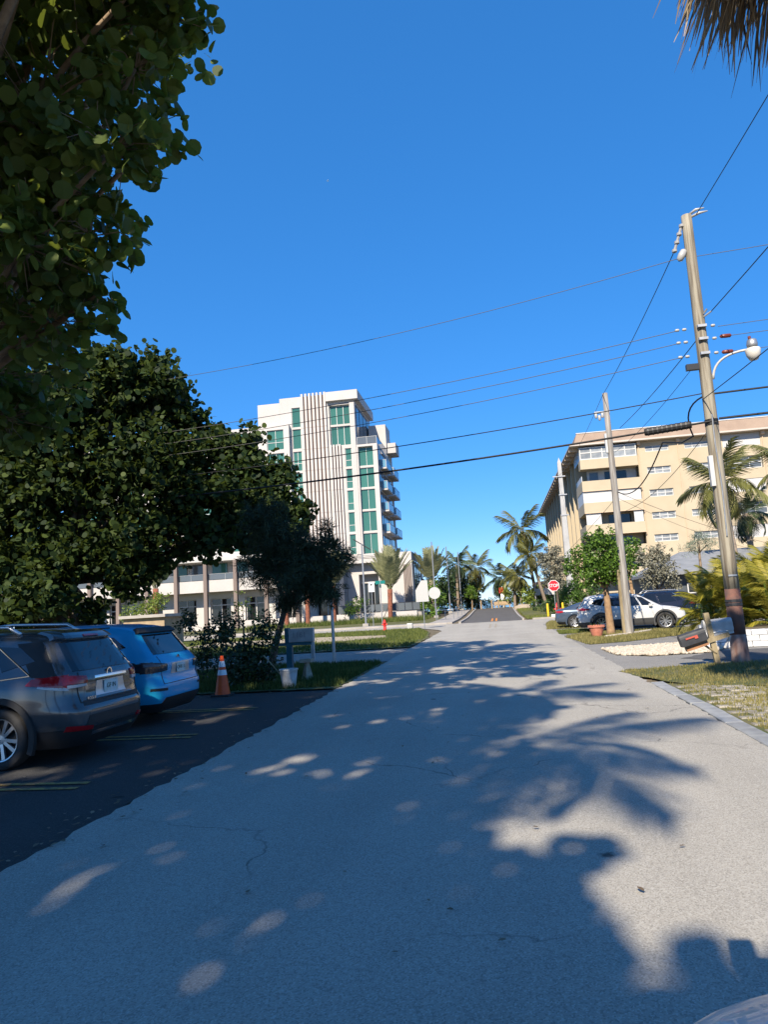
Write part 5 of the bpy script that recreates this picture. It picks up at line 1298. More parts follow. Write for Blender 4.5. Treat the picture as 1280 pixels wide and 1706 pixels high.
# --- grey car, nose to the left, its left flank and tail in view
sp = dict(SUV, paint='paint_gunmetal')
c1 = Car('parked_car', sp, (-5.02, 8.82, 0), math.pi - .03, 'dark grey car with red tail lights and silver roof rails nearest the viewer', GP)
suv_glass(c1); headlamps(c1)
c1.patch('rear_window', 'car_glass', [(-.66, 1.12), (.66, 1.12), (.58, 1.47), (-.58, 1.47)], 'B', .008, 14, 8)
c1.patch('spoiler', 'paint_gunmetal', [(-.62, 1.50), (.62, 1.50), (.56, 1.60), (-.56, 1.60)], 'B', .06, 12, 3, thick=.05)
c1.patch('brake_light', 'tail_red', [(-.16, 1.51), (.16, 1.51), (.15, 1.535), (-.15, 1.535)], 'B', .07, 6, 2)
for f, sd in (('L', 1), ('R', -1)):
    c1.patch('black_pillar', 'black_plastic', [(.30, 1.06), (.62, 1.08), (.92, 1.49), (.60, 1.50)], f, .004)
    c1.patch('tail_light', 'tail_red', [(.18, .93), (.66, .99), (.60, 1.06), (.20, 1.09)], f, .014, 12, 5)
    c1.patch('tail_light_strip', 'tail_clear', [(.17, .90), (.50, .95), (.50, .975), (.18, .935)], f, .014, 10, 2)
    a, b = sorted((sd * .50, sd * .84))
    c1.patch('tail_light', 'tail_red', [(a, .965), (b, .965), (b, 1.08), (a, 1.05)] if sd > 0 else [(a, .965), (b, .965), (b, 1.05), (a, 1.08)], 'B', .014, 10, 5)
    a, b = sorted((sd * .52, sd * .84)); c1.patch('tail_light_strip', 'tail_clear', [(a, .93), (b, .915), (b, .955), (a, .955)], 'B', .016, 8, 2)
    a, b = sorted((sd * .50, sd * .80)); c1.patch('bumper_reflector', 'tail_red', [(a, .40), (b, .42), (b, .48), (a, .45)], 'B', .012, 8, 2)
    mb = MB().tube([(.95, sd * .60, 1.60), (1.12, sd * .60, 1.70), (2.0, sd * .585, 1.735), (2.5, sd * .58, 1.70), (2.62, sd * .58, 1.60)], [.03, .022, .02, .022, .03], 8).build('roof_rail', 'silver_trim', c1.root, smooth=True)
    c1.line([(.64, 1.10), (1.28, 1.53), (2.5, 1.525), (3.2, 1.08)], f, .011, 'chrome', 'window_trim')
    c1.line([(.64, 1.10), (1.1, 1.06), (3.2, 1.06)], f, .009, 'chrome', 'window_trim')
c1.patch('tailgate_panel', 'black_plastic', [(-.62, .70), (.62, .70), (.60, .76), (-.60, .76)], 'B', .004)
c1.patch('chrome_bar', 'chrome', [(-.36, .985), (.36, .985), (.36, 1.03), (-.36, 1.03)], 'B', .022, 8, 3)
c1.patch('plate_recess', 'silver_trim', [(-.34, .79), (.34, .79), (.30, .97), (-.30, .97)], 'B', .003)
c1.plate(.885, 'GF IN')
c1.line([(-.64, .74), (-.66, .95), (-.60, 1.1)], 'B', .007); c1.line([(.64, .74), (.66, .95), (.60, 1.1)], 'B', .007); c1.line([(-.64, .74), (.64, .74)], 'B', .007)
c1.patch('bumper_insert', 'black_plastic', [(-.62, .46), (.62, .46), (.56, .58), (-.56, .58)], 'B', .006)
c1.patch('bumper_trim', 'chrome', [(-.46, .33), (.46, .33), (.48, .375), (-.48, .375)], 'B', .03, 10, 2)
x_ = float(c1.end_x(.46, .80)); RM = lambda x, y, z: Matrix.Translation((x, y, z)) @ Matrix.Rotation(RAD(-90), 4, 'Z') @ Matrix.Rotation(RAD(90), 4, 'X')
text_mesh('badge', 'ROGUE', .055, 'chrome', c1.root, RM(x_ - .012, .44, .775), .004)
MB().lathe([(.045, -.01), (.058, -.012), (.058, .004), (.045, .004)], 20, 'y', RM(float(c1.end_x(0, 1.06)) - .012, 0, 1.055) @ Matrix.Rotation(RAD(90), 4, 'X')).build('emblem', 'chrome', c1.root)
MB().tube([(.15, .03, 1.13), (.25, .30, 1.21)], .012, 6).build('rear_wiper', 'black_plastic', c1.root)
# --- blue car beside it
sp = dict(SUV, paint='paint_blue', clad=.36, arch_mat='paint_blue', n=7.5, spokes=7,
          rear=[(.22, .12), (.34, .04), (.46, .0), (.62, .0), (.70, .03), (.80, .06), (.95, .05), (1.05, .10), (1.16, .20), (1.36, .36), (1.5, .47), (1.56, .56), (1.61, .78), (1.645, 1.1), (1.665, 1.5)])
c2 = Car('parked_car', sp, (-5.38, 11.62, 0), math.pi - .02, 'bright blue car with dark tail lights beside the traffic cone', GP)
suv_glass(c2); headlamps(c2)
c2.patch('rear_window', 'car_glass', [(-.64, 1.13), (.64, 1.13), (.56, 1.45), (-.56, 1.45)], 'B', .008, 14, 8)
c2.patch('spoiler', 'black_plastic', [(-.62, 1.47), (.62, 1.47), (.57, 1.55), (-.57, 1.55)], 'B', .07, 12, 3, thick=.06)
for f, sd in (('L', 1), ('R', -1)):
    c2.patch('tail_light', 'tail_dark', [(.14, .84), (.46, .88), (.44, 1.0), (.16, 1.02)], f, .014, 10, 5)
    a, b = sorted((sd * .48, sd * .86)); c2.patch('tail_light', 'tail_dark', [(a, .86), (b, .84), (b, 1.02), (a, .97)] if sd > 0 else [(a, .84), (b, .86), (b, .97), (a, 1.02)], 'B', .014, 10, 5)
    c2.line([(1.0, 1.60), (2.5, 1.60)], f, .012, 'black_plastic', 'roof_rail')
    a, b = sorted((sd * .55, sd * .82)); c2.patch('bumper_vent', 'black_plastic', [(a, .55), (b, .56), (b, .60), (a, .59)], 'B', .008, 6, 2)
c2.patch('plate_recess', 'silver_trim', [(-.34, .80), (.34, .80), (.30, .97), (-.30, .97)], 'B', .003)
c2.plate(.885, 'QHX 31')
c2.patch('diffuser', 'black_plastic', [(-.72, .25), (.72, .25), (.60, .44), (-.60, .44)], 'B', .012, 12, 4)
c2.line([(-.62, .66), (-.62, 1.1)], 'B', .006); c2.line([(.62, .66), (.62, 1.1)], 'B', .006); c2.line([(-.62, .66), (.62, .66)], 'B', .006)
MB().lathe([(.001, -.012), (.042, -.012), (.05, -.004)], 20, 'y', RM(float(c2.end_x(0, 1.05)) - .014, 0, 1.045) @ Matrix.Rotation(RAD(90), 4, 'X')).build('emblem', 'paint_slate', c2.root)
# --- white car on the right, nose to the right
sp = dict(SUV, paint='paint_white', clad=.46, arch_mat='grey_plastic', clad_mat='grey_plastic', spokes=5, n=7.5, arch=1.2)
GR = 'cars parked off the road at right'
c3 = Car('parked_car', sp, (3.5, 34.0, 0), -.04, 'white car with black wheel arches side on behind the grey utility pole', GR)
suv_glass(c3); headlamps(c3)
c3.patch('rear_window', 'car_glass', [(-.66, 1.12), (.66, 1.12), (.58, 1.47), (-.58, 1.47)], 'B', .008, 14, 8)
for f, sd in (('L', 1), ('R', -1)):
    c3.patch('tail_light', 'tail_red', [(.14, .97), (.55, 1.0), (.50, 1.06), (.18, 1.10)], f, .014, 10, 4)
    a, b = sorted((sd * .45, sd * .84)); c3.patch('tail_light', 'tail_red', [(a, .97), (b, .97), (b, 1.07), (a, 1.05)], 'B', .014, 8, 4)
    c3.patch('sill', 'grey_plastic', [(1.45, .46), (3.25, .46), (3.25, .53), (1.45, .53)], f, .006)
    c3.line([(.64, 1.12), (1.28, 1.535), (2.5, 1.53), (3.28, 1.07)], f, .012, 'black_plastic', 'window_trim')
    MB().tube([(.9, sd * .60, 1.60), (1.05, sd * .60, 1.68), (2.3, sd * .58, 1.69), (2.45, sd * .58, 1.60)], .018, 6).build('roof_rail', 'black_plastic', c3.root)
c3.patch('bumper_panel', 'black_plastic', [(-.70, .47), (.70, .47), (.66, .68), (-.66, .68)], 'B', .008)
c3.plate(.86, 'ABK 72')
c3.line([(3.95, .93), (4.3, .90)], 'R', .012, 'tail_dark', 'headlight_edge')
# --- dark blue car behind it, nose to the left
sp = dict(SUV, paint='paint_navy', clad=.42)
c4 = Car('parked_car', sp, (9.4, 36.4, 0), math.pi, 'dark navy car whose roof shows above the white car', GR)
suv_glass(c4); headlamps(c4)
for f in ('L', 'R'): c4.patch('tail_light', 'tail_red', [(.14, .97), (.55, 1.0), (.50, 1.06), (.18, 1.10)], f, .014, 10, 4)
for f in ('L', 'R'): c4.line([(.6, 1.12), (1.2, 1.54), (2.5, 1.54), (3.2, 1.08)], f, .012, 'chrome', 'window_trim')
for sd in (-1, 1): MB().tube([(.9, sd * .60, 1.60), (1.05, sd * .60, 1.69), (2.3, sd * .58, 1.70), (2.45, sd * .58, 1.60)], .018, 6).build('roof_rail', 'silver_trim', c4.root)
c4.patch('rear_window', 'car_glass', [(-.66, 1.12), (.66, 1.12), (.58, 1.47), (-.58, 1.47)], 'B', .008, 14, 8)
# --- slate sedan at the far end
SED = dict(n=7.0, wheel_r=.33, wheels=(.95, 3.65), clad=.34, clad_mat='black_plastic', arch_mat='paint_slate', spokes=5, paint='paint_slate',
           rear=[(.2, .16), (.34, .04), (.5, 0), (.68, .02), (.82, .05), (.94, .08), (.99, .2), (1.03, .45), (1.12, .72), (1.25, 1.1), (1.34, 1.5), (1.40, 1.95), (1.42, 2.2)],
           front=[(.2, 4.4), (.34, 4.56), (.5, 4.62), (.64, 4.56), (.76, 4.35), (.86, 3.95), (.94, 3.5), (1.0, 3.28), (1.15, 2.98), (1.3, 2.65), (1.37, 2.42), (1.40, 2.3), (1.42, 2.24)],
           width=[(.2, .78), (.34, .86), (.52, .895), (.72, .90), (.86, .885), (.96, .84), (1.1, .74), (1.25, .64), (1.34, .55), (1.39, .42), (1.41, .3), (1.42, .1)])
c5 = Car('parked_car', SED, (2.95, 39.6, 0), -.05, 'slate blue sedan showing its tail left of the white car', GR)
for f in ('L', 'R'):
    c5.patch('window', 'car_glass', [(1.05, 1.0), (1.9, .97), (1.95, 1.30), (1.5, 1.27)], f); c5.patch('window', 'car_glass', [(1.97, .97), (3.05, .96), (2.62, 1.25), (2.02, 1.30)], f)
    c5.patch('tail_light', 'tail_red', [(.12, .80), (.42, .84), (.40, .91), (.14, .92)], f, .014, 8, 4)
for sd in (-1, 1):
    a, b = sorted((sd * .40, sd * .84)); c5.patch('tail_light', 'tail_red', [(a, .82), (b, .80), (b, .93), (a, .91)], 'B', .014, 8, 4)
c5.patch('rear_window', 'car_glass', [(-.56, 1.05), (.56, 1.05), (.46, 1.33), (-.46, 1.33)], 'B', .008, 10, 6)
c5.patch('bumper_panel', 'black_plastic', [(-.6, .40), (.6, .40), (.56, .54), (-.56, .54)], 'B', .008)
c5.plate(.66, 'HTD 5')

# --- golf cart at the viewer's right hand: only its front cowl shows
gc = empty('golf_cart', (0.90, -.2, 0), 0, 'cream cart whose rounded front cowl shows in the bottom right corner', 'cart')
prof = []
mb = MB(); NU, NV = 26, 18; V = []
for j in range(NV + 1):
    v = j / NV
    for i in range(NU + 1):
        u = -1 + 2 * i / NU
        wv_ = 0.80 * (1 - .02 * v ** 3)
        yy = .5 + 1.32 * v - .30 * abs(u) ** 3 * v
        zz = 1.078 - .05 * v ** 2 - .36 * v ** 16 - .02 * abs(u) ** 3 - .30 * abs(u) ** 22
        V.append((u * wv_, yy, zz))
w_ = NU + 1
Fq = [(j * w_ + i, j * w_ + i + 1, (j + 1) * w_ + i + 1, (j + 1) * w_ + i) for j in range(NV) for i in range(NU)]
mb.add(V, Fq)
cow = mb.build('front_cowl', 'paint_cream', gc, smooth=True)
MB().tube([V[8 * w_ + i] for i in range(2, NU - 1)], .004, 5).build('cowl_seam', 'black_plastic', gc)
MB().tube([(-.70, 1.30, 1.0), (-.70, 1.30, 1.062)], [.004, .003], 6).build('washer_nozzle', 'black_plastic', gc)
sm = cow.modifiers.new('t', 'SOLIDIFY'); sm.thickness = .03; sm.offset = -1
MB().box(-.60, .60, -1.3, 1.2, .30, .52).build('chassis', 'black_plastic', gc, bevel=.04)
MB().box(-.58, .58, .55, 1.25, .52, .74).build('front_body', 'paint_cream', gc, bevel=.08)
MB().box(-.55, .55, -1.1, -.45, .52, .84).build('seat', 'grey_plastic', gc, bevel=.06)
MB().box(-.55, .55, -1.2, -1.02, .84, 1.32).build('backrest', 'grey_plastic', gc, bevel=.06)
MB().box(-.58, .70, -1.25, .90, 2.32, 2.39).build('roof', 'paint_cream', gc, bevel=.02)
MB().box(-.56, -.46, .905, .97, 2.32, 2.46).build('roof_lamp', 'black_plastic', gc)
for sx in (-.57, .57):
    MB().tube([(sx, .60, .95), (sx, .45, 2.34)], .02, 6).build('post', 'black_plastic', gc); MB().tube([(sx, -1.2, .6), (sx, -1.2, 2.34)], .02, 6).build('post', 'black_plastic', gc)
for x in (-.5, .5):
    for y in (-.9, .95):
        M = Matrix.Translation((x, y, .23)) @ Matrix.Rotation(RAD(90), 4, 'Z')
        MB().lathe([(.10, -.09), (.21, -.09), (.23, -.05), (.23, .05), (.21, .09), (.10, .09), (.001, .06)], 20, 'y', M).build('wheel', 'black_rubber', gc, smooth=True)
MB().tube([(.05, .2, .95), (.0, .42, .78)], .02, 6).build('steering_column', 'black_plastic', gc)
M = Matrix.Translation((.0, .16, .98)) @ Matrix.Rotation(RAD(-35), 4, 'X')
MB().lathe([(.16, -.012), (.185, 0), (.16, .012), (.15, 0), (.16, -.012)], 20, 'z', M).build('steering_wheel', 'black_plastic', gc)

# ------------------------------------------------------------------ poles and wires
def clamp(mb, x, y, z, r): mb.lathe([(r + .002, z - .03), (r + .012, z - .03), (r + .012, z + .03), (r + .002, z + .03)], 12, M=Matrix.Translation((x, y, 0)))
p1 = empty('utility_pole', (5.18, 17.0, 0), 0, 'near wooden utility pole with street lamp, lower part rust brown', 'utility pole')
zz = [1.62, 2.4, 4.0, 5.5, 7.0, 8.5, 10.0, 10.55]
MB().tube([(0.0, 0, z) for z in zz], [.158, .153, .146, .139, .132, .126, .12, .118], 14).build('pole_shaft', 'wood_pole', p1, smooth=True)
MB().tube([(0, 0, .62), (0, 0, 1.0), (0, 0, 1.62)], [.172, .168, .160], 14).build('rust_sleeve', 'pole_rust', p1, smooth=True)
MB().tube([(0, 0, -.3), (0, 0, .0), (0, 0, .3), (0, 0, .62)], [.20, .188, .182, .174], 14).build('pole_base', 'pole_bleached', p1, smooth=True)
for z in (1.28, 1.36): 
    mb = MB(); clamp(mb, 0, 0, z, .166); mb.build('steel_band', 'dark_metal', p1)
for z in (5.40, 5.48):
    mb = MB(); clamp(mb, 0, 0, z, .14); mb.build('steel_band', 'cable_black', p1)
MB().box(-.09, .09, -.172, -.158, 1.9, 1.94).build('tag_plate', 'galvanised', p1)
MB().tube([(-.02, -.16, 5.6), (-.03, -.165, 4.9), (.0, -.17, 3.9), (-.02, -.175, 2.8)], .016, 6).build('conduit', 'galvanised', p1)
MB().box(-.2, -.11, -.16, -.04, 3.95, 4.65).build('cable_riser_box', 'white_paint', p1)
MB().tube([(-.14, -.02, 10.3), (-.33, .1, 9.75)], [.035, .035], 6).build('strain_insulator', 'ceramic_grey', p1)
for k in range(4):
    t = k / 3; MB().lathe([(.02, -.05), (.06, -.03), (.06, .03), (.02, .05)], 10, M=Matrix.Translation((-.14 - .19 * t, -.02 + .12 * t, 10.3 - .55 * t))).build('insulator_disc', 'ceramic_grey', p1)
MB().lathe([(.02, -.16), (.075, -.12), (.09, 0), (.075, .12), (.02, .16)], 12, M=Matrix.Translation((-.22, -.05, 9.55)) @ Matrix.Rotation(RAD(30), 4, 'Y')).build('post_insulator', 'ceramic_white', p1, smooth=True)
for dz, dx in ((.12, .20), (.03, .27)):
    MB().tube([(.08, -.03, 10.45 + dz), (dx, -.10, 10.5 + dz), (dx + .18, -.14, 10.5 + dz)], [.03, .035, .012], 8).build('top_insulator', 'ceramic_white', p1, smooth=True)
for z in (7.72, 7.41, 7.06):
    MB().box(-.10, .10, -.20, -.12, z - .03, z + .03).build('bracket', 'galvanised', p1)
    for sx in (-.52, -.36, .26): MB().lathe([(.012, -.05), (.035, -.03), (.035, .03), (.012, .05)], 8, M=Matrix.Translation((sx, -.05 + (-.05 if sx > 0 else .02), z)) @ Matrix.Rotation(RAD(90), 4, 'Y')).build('spool_insulator', 'ceramic_white', p1, smooth=True)
for z in (7.43, 7.05): MB().lathe([(.01, -.13), (.045, -.10), (.05, 0), (.045, .10), (.01, .13)], 8, M=Matrix.Translation((.50, -.12, z)) @ Matrix.Rotation(RAD(90), 4, 'Y')).build('brown_insulator', 'ceramic_brown', p1, smooth=True)
MB().box(-.42, -.14, -.09, .03, 6.72, 6.86).build('terminal_box', 'dark_metal', p1)
for z, x in ((8.05, .25), (8.12, .16)): MB().tube([(.08, -.1, z - .1), (x, -.15, z)], .02, 6).build('clevis', 'galvanised', p1)
lampobj = empty('street_lamp', (5.18, 17.0, 6.55), 0, 'white cobra arm street lamp with frosted bowl on the near pole', 'street lamp')
MB().tube(bez((.14, -.05, -.1), (.16, -.1, .45), (.82, -.42, .40), 10), .028, 8).build('lamp_arm', 'white_paint', lampobj, smooth=True)
MB().lathe([(.03, .0), (.10, .02), (.12, .12), (.10, .22), (.04, .25)], 14, M=Matrix.Translation((.92, -.46, .38))).build('lamp_head', 'galvanised', lampobj, smooth=True)
MB().lathe([(.02, -.22), (.09, -.20), (.145, -.10), (.165, .02), (.15, .06)], 16, M=Matrix.Translation((.92, -.46, .34))).build('lamp_bowl', 'lamp_glass', lampobj, smooth=True)
MB().lathe([(.01, .0), (.035, .0), (.035, .06), (.01, .07)], 8, M=Matrix.Translation((.88, -.46, .63))).build('photocell', 'ceramic_brown', lampobj)
# second and third poles
p2 = empty('utility_pole', (5.05, 29.8, 0), 0, 'weathered grey utility pole beside the round green tree', 'utility pole')
MB().tube([(0, 0, z) for z in (-.2, 0, 2, 4, 6, 8, 9.93)], [.19, .18, .16, .145, .13, .12, .11], 12).build('pole_shaft', 'grey_wood_pole', p2, smooth=True)
MB().box(-.26, -.16, -.1, .06, 0.0, 2.6).build('cable_guard', 'post_wood', p2)
MB().box(-.20, -.12, -.14, .02, 7.4, 8.2).build('cable_box', 'white_paint', p2)
for k in range(3): MB().lathe([(.02, -.12), (.06, -.08), (.06, .08), (.02, .12)], 8, M=Matrix.Translation((-.45 + .13 * k, -.05, 9.0 - .1 * (k % 2)))).build('insulator', 'ceramic_white', p2, smooth=True)
MB().box(-.5, .12, -.04, .04, 9.1, 9.18).build('bracket', 'galvanised', p2)
p3 = empty('utility_pole', (6.9, 70, 0), 0, 'tall square concrete pole beside the beige building', 'utility pole')
MB().add([(-.34, -.34, 0), (.34, -.34, 0), (.34, .34, 0), (-.34, .34, 0), (-.17, -.17, 14.6), (.17, -.17, 14.6), (.17, .17, 14.6), (-.17, .17, 14.6), (0, 0, 15.1)], [(0, 1, 5, 4), (1, 2, 6, 5), (2, 3, 7, 6), (3, 0, 4, 7), (4, 5, 8), (5, 6, 8), (6, 7, 8), (7, 4, 8)]).build('pole_shaft', 'concrete_pole', p3)
for z in (13.2, 11.4, 9.4): MB().box(-.75 if z > 13 else -.3, .45, -.3, -.18, z - .05, z + .05).build('bracket', 'galvanised', p3)
p4 = empty('utility_pole', (-17.2, 22.4, 0), 0, 'wooden utility pole hidden in the crown of the big sea grape', 'utility pole')
MB().tube([(0, 0, z) for z in (-.2, 0, 5, 10.4)], [.18, .17, .14, .115], 10).build('pole_shaft', 'wood_pole', p4, smooth=True)
# wires: real spans between the poles
A0 = Vector((5.18, 17.0, 0)); L0 = Vector((-17.2, 22.4, 0)); B0 = Vector((5.05, 29.8, 0)); C0 = Vector((6.9, 70, 0))
def wire(pts, r, label, m='wire_grey', name='overhead_wire', cat='wire'):
    return tag(MB().tube(pts, r, 5, False).build(name, m, smooth=True), label, cat)
def v(b, x, y, z): return tuple(b + Vector((x, y, z)))
wire(sag(v(A0, -.30, 0, 9.5), v(L0, 0, 0, 9.9), .55, 24), .008, 'highest thin wire crossing the sky to the left')
wire(sag(v(A0, -.5, 0, 7.72), v(L0, 0, 0, 8.0), .40, 24), .009, 'uppermost of three close wires crossing the street to the left')
wire(sag(v(A0, -.5, 0, 7.41), v(L0, 0, 0, 7.6), .40, 24), .009, 'middle of three close wires crossing the street to the left')
wire(sag(v(A0, -.5, 0, 7.06), v(L0, 0, 0, 7.2), .40, 24), .009, 'lowest of three close wires crossing the street to the left')
wire(sag(v(A0, -.14, 0, 6.15), v(L0, 0, 0, 6.5), .32, 24), .013, 'black wire just above the thick cable across the tower', 'cable_black')
wire(sag(v(A0, 0, -.14, 5.45), v(L0, 0, 0, 5.85), .30, 30), .026, 'thick black cable crossing the street in front of the tower', 'cable_black', 'overhead_cable', 'cable')
far = [(19, 13.5), (22, 11)]
wire(sag(v(A0, .12, 0, 9.5), (24, 12.6, 9.6), .35), .008, 'thin wire leaving the near pole level to the right below its top')
wire(sag(v(A0, .4, 0, 7.72), (24, 12.6, 7.9), .3), .008, 'upper thin wire to the right above the lamp')
wire(sag(v(A0, .62, -.12, 7.43), (24, 12.4, 7.5), .3), .008, 'thin wire to the right from the upper brown insulator')
wire(sag(v(A0, .62, -.12, 7.05), (24, 12.4, 7.1), .3), .008, 'thin wire to the right from the lower brown insulator')
wire(sag(v(A0, .14, 0, 6.12), (24, 12.6, 6.3), .2), .024, 'upper thick black cable leaving the near pole to the right', 'cable_black', 'overhead_cable', 'cable')
wire(sag(v(A0, .14, -.1, 5.5), (24, 12.6, 5.8), .2), .028, 'lower thick black cable leaving the near pole to the right', 'cable_black', 'overhead_cable', 'cable')
wire(sag(v(A0, .2, -.1, 10.5), (6.0, -20, 10.6), .5), .010, 'wire rising from the near pole top towards the viewer', 'cable_black')
wire(sag(v(A0, -.33, .1, 9.75), v(B0, -.1, 0, 9.85), .12), .011, 'wire from the near pole insulator down to the grey pole top', 'cable_black')
wire(sag(v(A0, .25, -.15, 8.05), (6.0, -20, 8.2), .5), .011, 'wire from the middle of the near pole towards the viewer', 'cable_black')
wire(sag(v(A0, -.1, 0, 7.45), v(B0, .45, 0, 8.4), .10), .011, 'wire running behind the near pole to the grey pole', 'cable_black')
wire(sag(v(A0, -.3, -.02, 6.75), v(B0, .15, 0, 7.4), .15), .007, 'thin drop wire from the terminal box to the grey pole', 'cable_black')
wire(sag(v(A0, -.14, 0, 6.0), (6.6, -18, 6.6), .4), .010, 'service wire passing to the right behind the lamp', 'cable_black')
wire(bez(v(A0, -.12, 0, 6.08), v(A0, -.55, .4, 5.95), v(A0, -.18, .9, 5.35), 8) + bez(v(A0, -.2, 1.2, 5.25), v(A0, -.42, 2.2, 5.5), v(A0, -.5, 2.6, 5.6), 5)[1:] + sag(v(A0, -.48, 2.8, 5.6), v(B0, .1, -.12, 5.75), .55)[1:], .020, 'looped black service cable sweeping down to the grey pole', 'cable_black', 'overhead_cable', 'cable')
wire(sag(v(A0, -.06, .1, 5.3), v(B0, .1, 0, 4.9), .35), .008, 'slack thin wire under the looped service cable', 'cable_black')
wire(sag(v(B0, -.1, 0, 9.85), v(C0, -.3, 0, 13.2), .5), .010, 'wire from the grey pole to the concrete pole')
wire(sag(v(B0, .1, 0, 5.75), (17.0, 42.5, 3.4), .3), .009, 'drop wire from the grey pole to the grey house', 'cable_black')
wire(sag(v(B0, .1, 0, 5.5), (15.5, 42.5, 3.3), .3), .007, 'second lower drop wire from the grey pole to the grey house', 'cable_black')
wire(sag(v(B0, -.1, 0, 5.4), (3.4, 62, 3.5), .3), .009, 'wire sinking left from the grey pole behind the green tree', 'cable_black')
# splice case on the thick cable
sp_ = empty('cable_splice_case', (0, 0, 0), 0, 'ribbed black splice case hanging on the cable beside the grey pole', 'splice case')
pts = sag(v(A0, 0, -.14, 5.45), v(L0, 0, 0, 5.85), .30, 200)
a_, b_ = pts[4], pts[13]
dv = (b_ - a_)
MB().tube([a_, a_ + dv * .04, a_ + dv * .96, b_], [.075, .088, .088, .075], 10).build('case', 'cable_black', sp_)
for k in range(9): 
    q = a_ + dv * (.1 + .1 * k); MB().tube([q, q + dv * .03], .096, 10).build('rib', 'box_black', sp_)

# ------------------------------------------------------------------ right hand small things
mbx = empty('mailbox_post', (4.62, 16.72, 0), 0, 'leaning weathered wooden post with crossarm carrying two mailboxes', 'post')
tilt = Matrix.Rotation(RAD(-7), 4, 'Y')
MB().box(-.055, .055, -.055, .055, -.1, 1.14, tilt).build('post', 'post_wood', mbx)
cross = tilt @ Matrix.Translation((0, -.075, .56)) @ Matrix.Rotation(RAD(-9), 4, 'Y')
MB().box(-.62, .36, -.02, .02, -.05, .05, cross).build('crossarm', 'post_wood', mbx)
MB().box(-.62, -.14, -.13, -.022, -.06, -.02, cross).build('shelf', 'plank_orange', mbx)
MB().tube([(-.02, -.06, .26), (-.30, -.08, .48)], .025, 4).build('brace', 'post_wood', mbx)
MB().box(.06, .5, .04, .08, -.05, .02, tilt @ Matrix.Translation((0, 0, .66))).build('rear_arm', 'white_paint', mbx)
MB().tube([(.2, .06, .35), (.34, .06, .62)], .03, 4).build('brace', 'white_paint', mbx)
def mailbox(name, label, M, m, L=.50, w=.17, h=.24, flag=None, door=None):
    root = empty(name, (4.62, 16.72, 0), 0, label, 'mailbox'); mb = MB()
    prof = [(-w / 2, 0), (w / 2, 0), (w / 2, h * .62)] + [(math.cos(a) * w / 2, h * .62 + math.sin(a) * h * .38) for a in np.linspace(0, math.pi, 9)[1:-1]] + [(-w / 2, h * .62)]
    n = len(prof); V = [M @ Vector((-L / 2, p[0], p[1])) for p in prof] + [M @ Vector((L / 2, p[0], p[1])) for p in prof]
    mb.add(V, [tuple(range(n)), tuple(reversed(range(n, 2 * n)))] + [(i, i + n, (i + 1) % n + n, (i + 1) % n) for i in range(n)])
    mb.build('box', m, root, fix=True)
    MB().box(-L / 2 - .012, -L / 2 - .002, -w * .47, w * .47, .01, h * .8, M).build('door', door or m, root)
    if flag:
        MB().box(-.17, .06, -w / 2 - .022, -w / 2 - .008, h * .50, h * .62, M).box(.02, .09, -w / 2 - .0225, -w / 2 - .0085, h * .36, h * .62, M).build('flag', flag, root)
    return root
mailbox('mailbox', 'tilted black mailbox with a red flag on the leaning post', cross @ Matrix.Translation((-.40, -.07, .055)), 'box_black', .56, .19, .27, 'flag_red')
mailbox('mailbox', 'white mailbox behind the leaning post', tilt @ Matrix.Translation((.20, .10, .70)) @ Matrix.Rotation(RAD(3), 4, 'Y'), 'box_white', .60, .2, .27)
# planter of white painted blocks
pl = empty('block_planter', (0, 0, 0), 0, 'low planter wall of white painted blocks below the areca palms', 'planter')
r = random.Random(12)
bm_ = MB().box(-.195, .195, -.1, .1, -.075, .075).mesh('block'); bmx = bmesh.new(); bmx.from_mesh(bm_); bmesh.ops.bevel(bmx, geom=list(bmx.edges), offset=.014, segments=1, affect='EDGES'); bmx.to_mesh(bm_); bmx.free(); bm_.materials.append(MATS['white_block'])
for cz in range(3):
    for i in range(16):
        x = 5.75 + i * .405 + (.2 if cz % 2 else 0); yy = 21.15 - .02 * i
        link('block', bm_, None, pl, None, (x, yy + r.uniform(-.012, .012), .085 + cz * .157), (0, r.uniform(-.02, .02), r.uniform(-.02, .02)))
    for i in range(10):
        link('block', bm_, None, pl, None, (5.68 + .1 * i + (.02 if cz % 2 else 0), 21.45 + i * .41, .085 + cz * .157), (0, 0, RAD(76) + r.uniform(-.02, .02)))
MB().prism([(5.9, 21.3), (12, 21.0), (12, 27), (7.2, 27)], .02, .42).build('soil', 'soil', pl)
# terracotta pot, log, stop sign and the rest at right
pot = empty('plant_pot', (3.72, 29.2, 0), 0, 'terracotta pot with spiky leaves at the road edge', 'plant pot')
MB().lathe([(.001, 0), (.17, 0), (.30, .40), (.33, .40), (.33, .48), (.28, .48), (.26, .40), (.001, .40)], 20).build('pot', 'terracotta', pot)
mb = MB()
for k in range(12):
    a = k * .55; L = r.uniform(.3, .5); c_, s_ = math.cos(a), math.sin(a)
    mb.add([(c_ * .05 - s_ * .02, s_ * .05 + c_ * .02, .4), (c_ * .05 + s_ * .02, s_ * .05 - c_ * .02, .4), (c_ * L, s_ * L, .4 + L * r.uniform(.3, .9))], [(0, 1, 2)])
mb.build('leaves', 'leaf_yellowgreen', pot)
tag(MB().tube([(3.95, 28.5, .05), (4.9, 29.4, .06), (6.2, 31.4, .05)], .06, 8).build('edging_log', 'white_log'), 'whitewashed edging log lying in the grass by the grey pole', 'log')
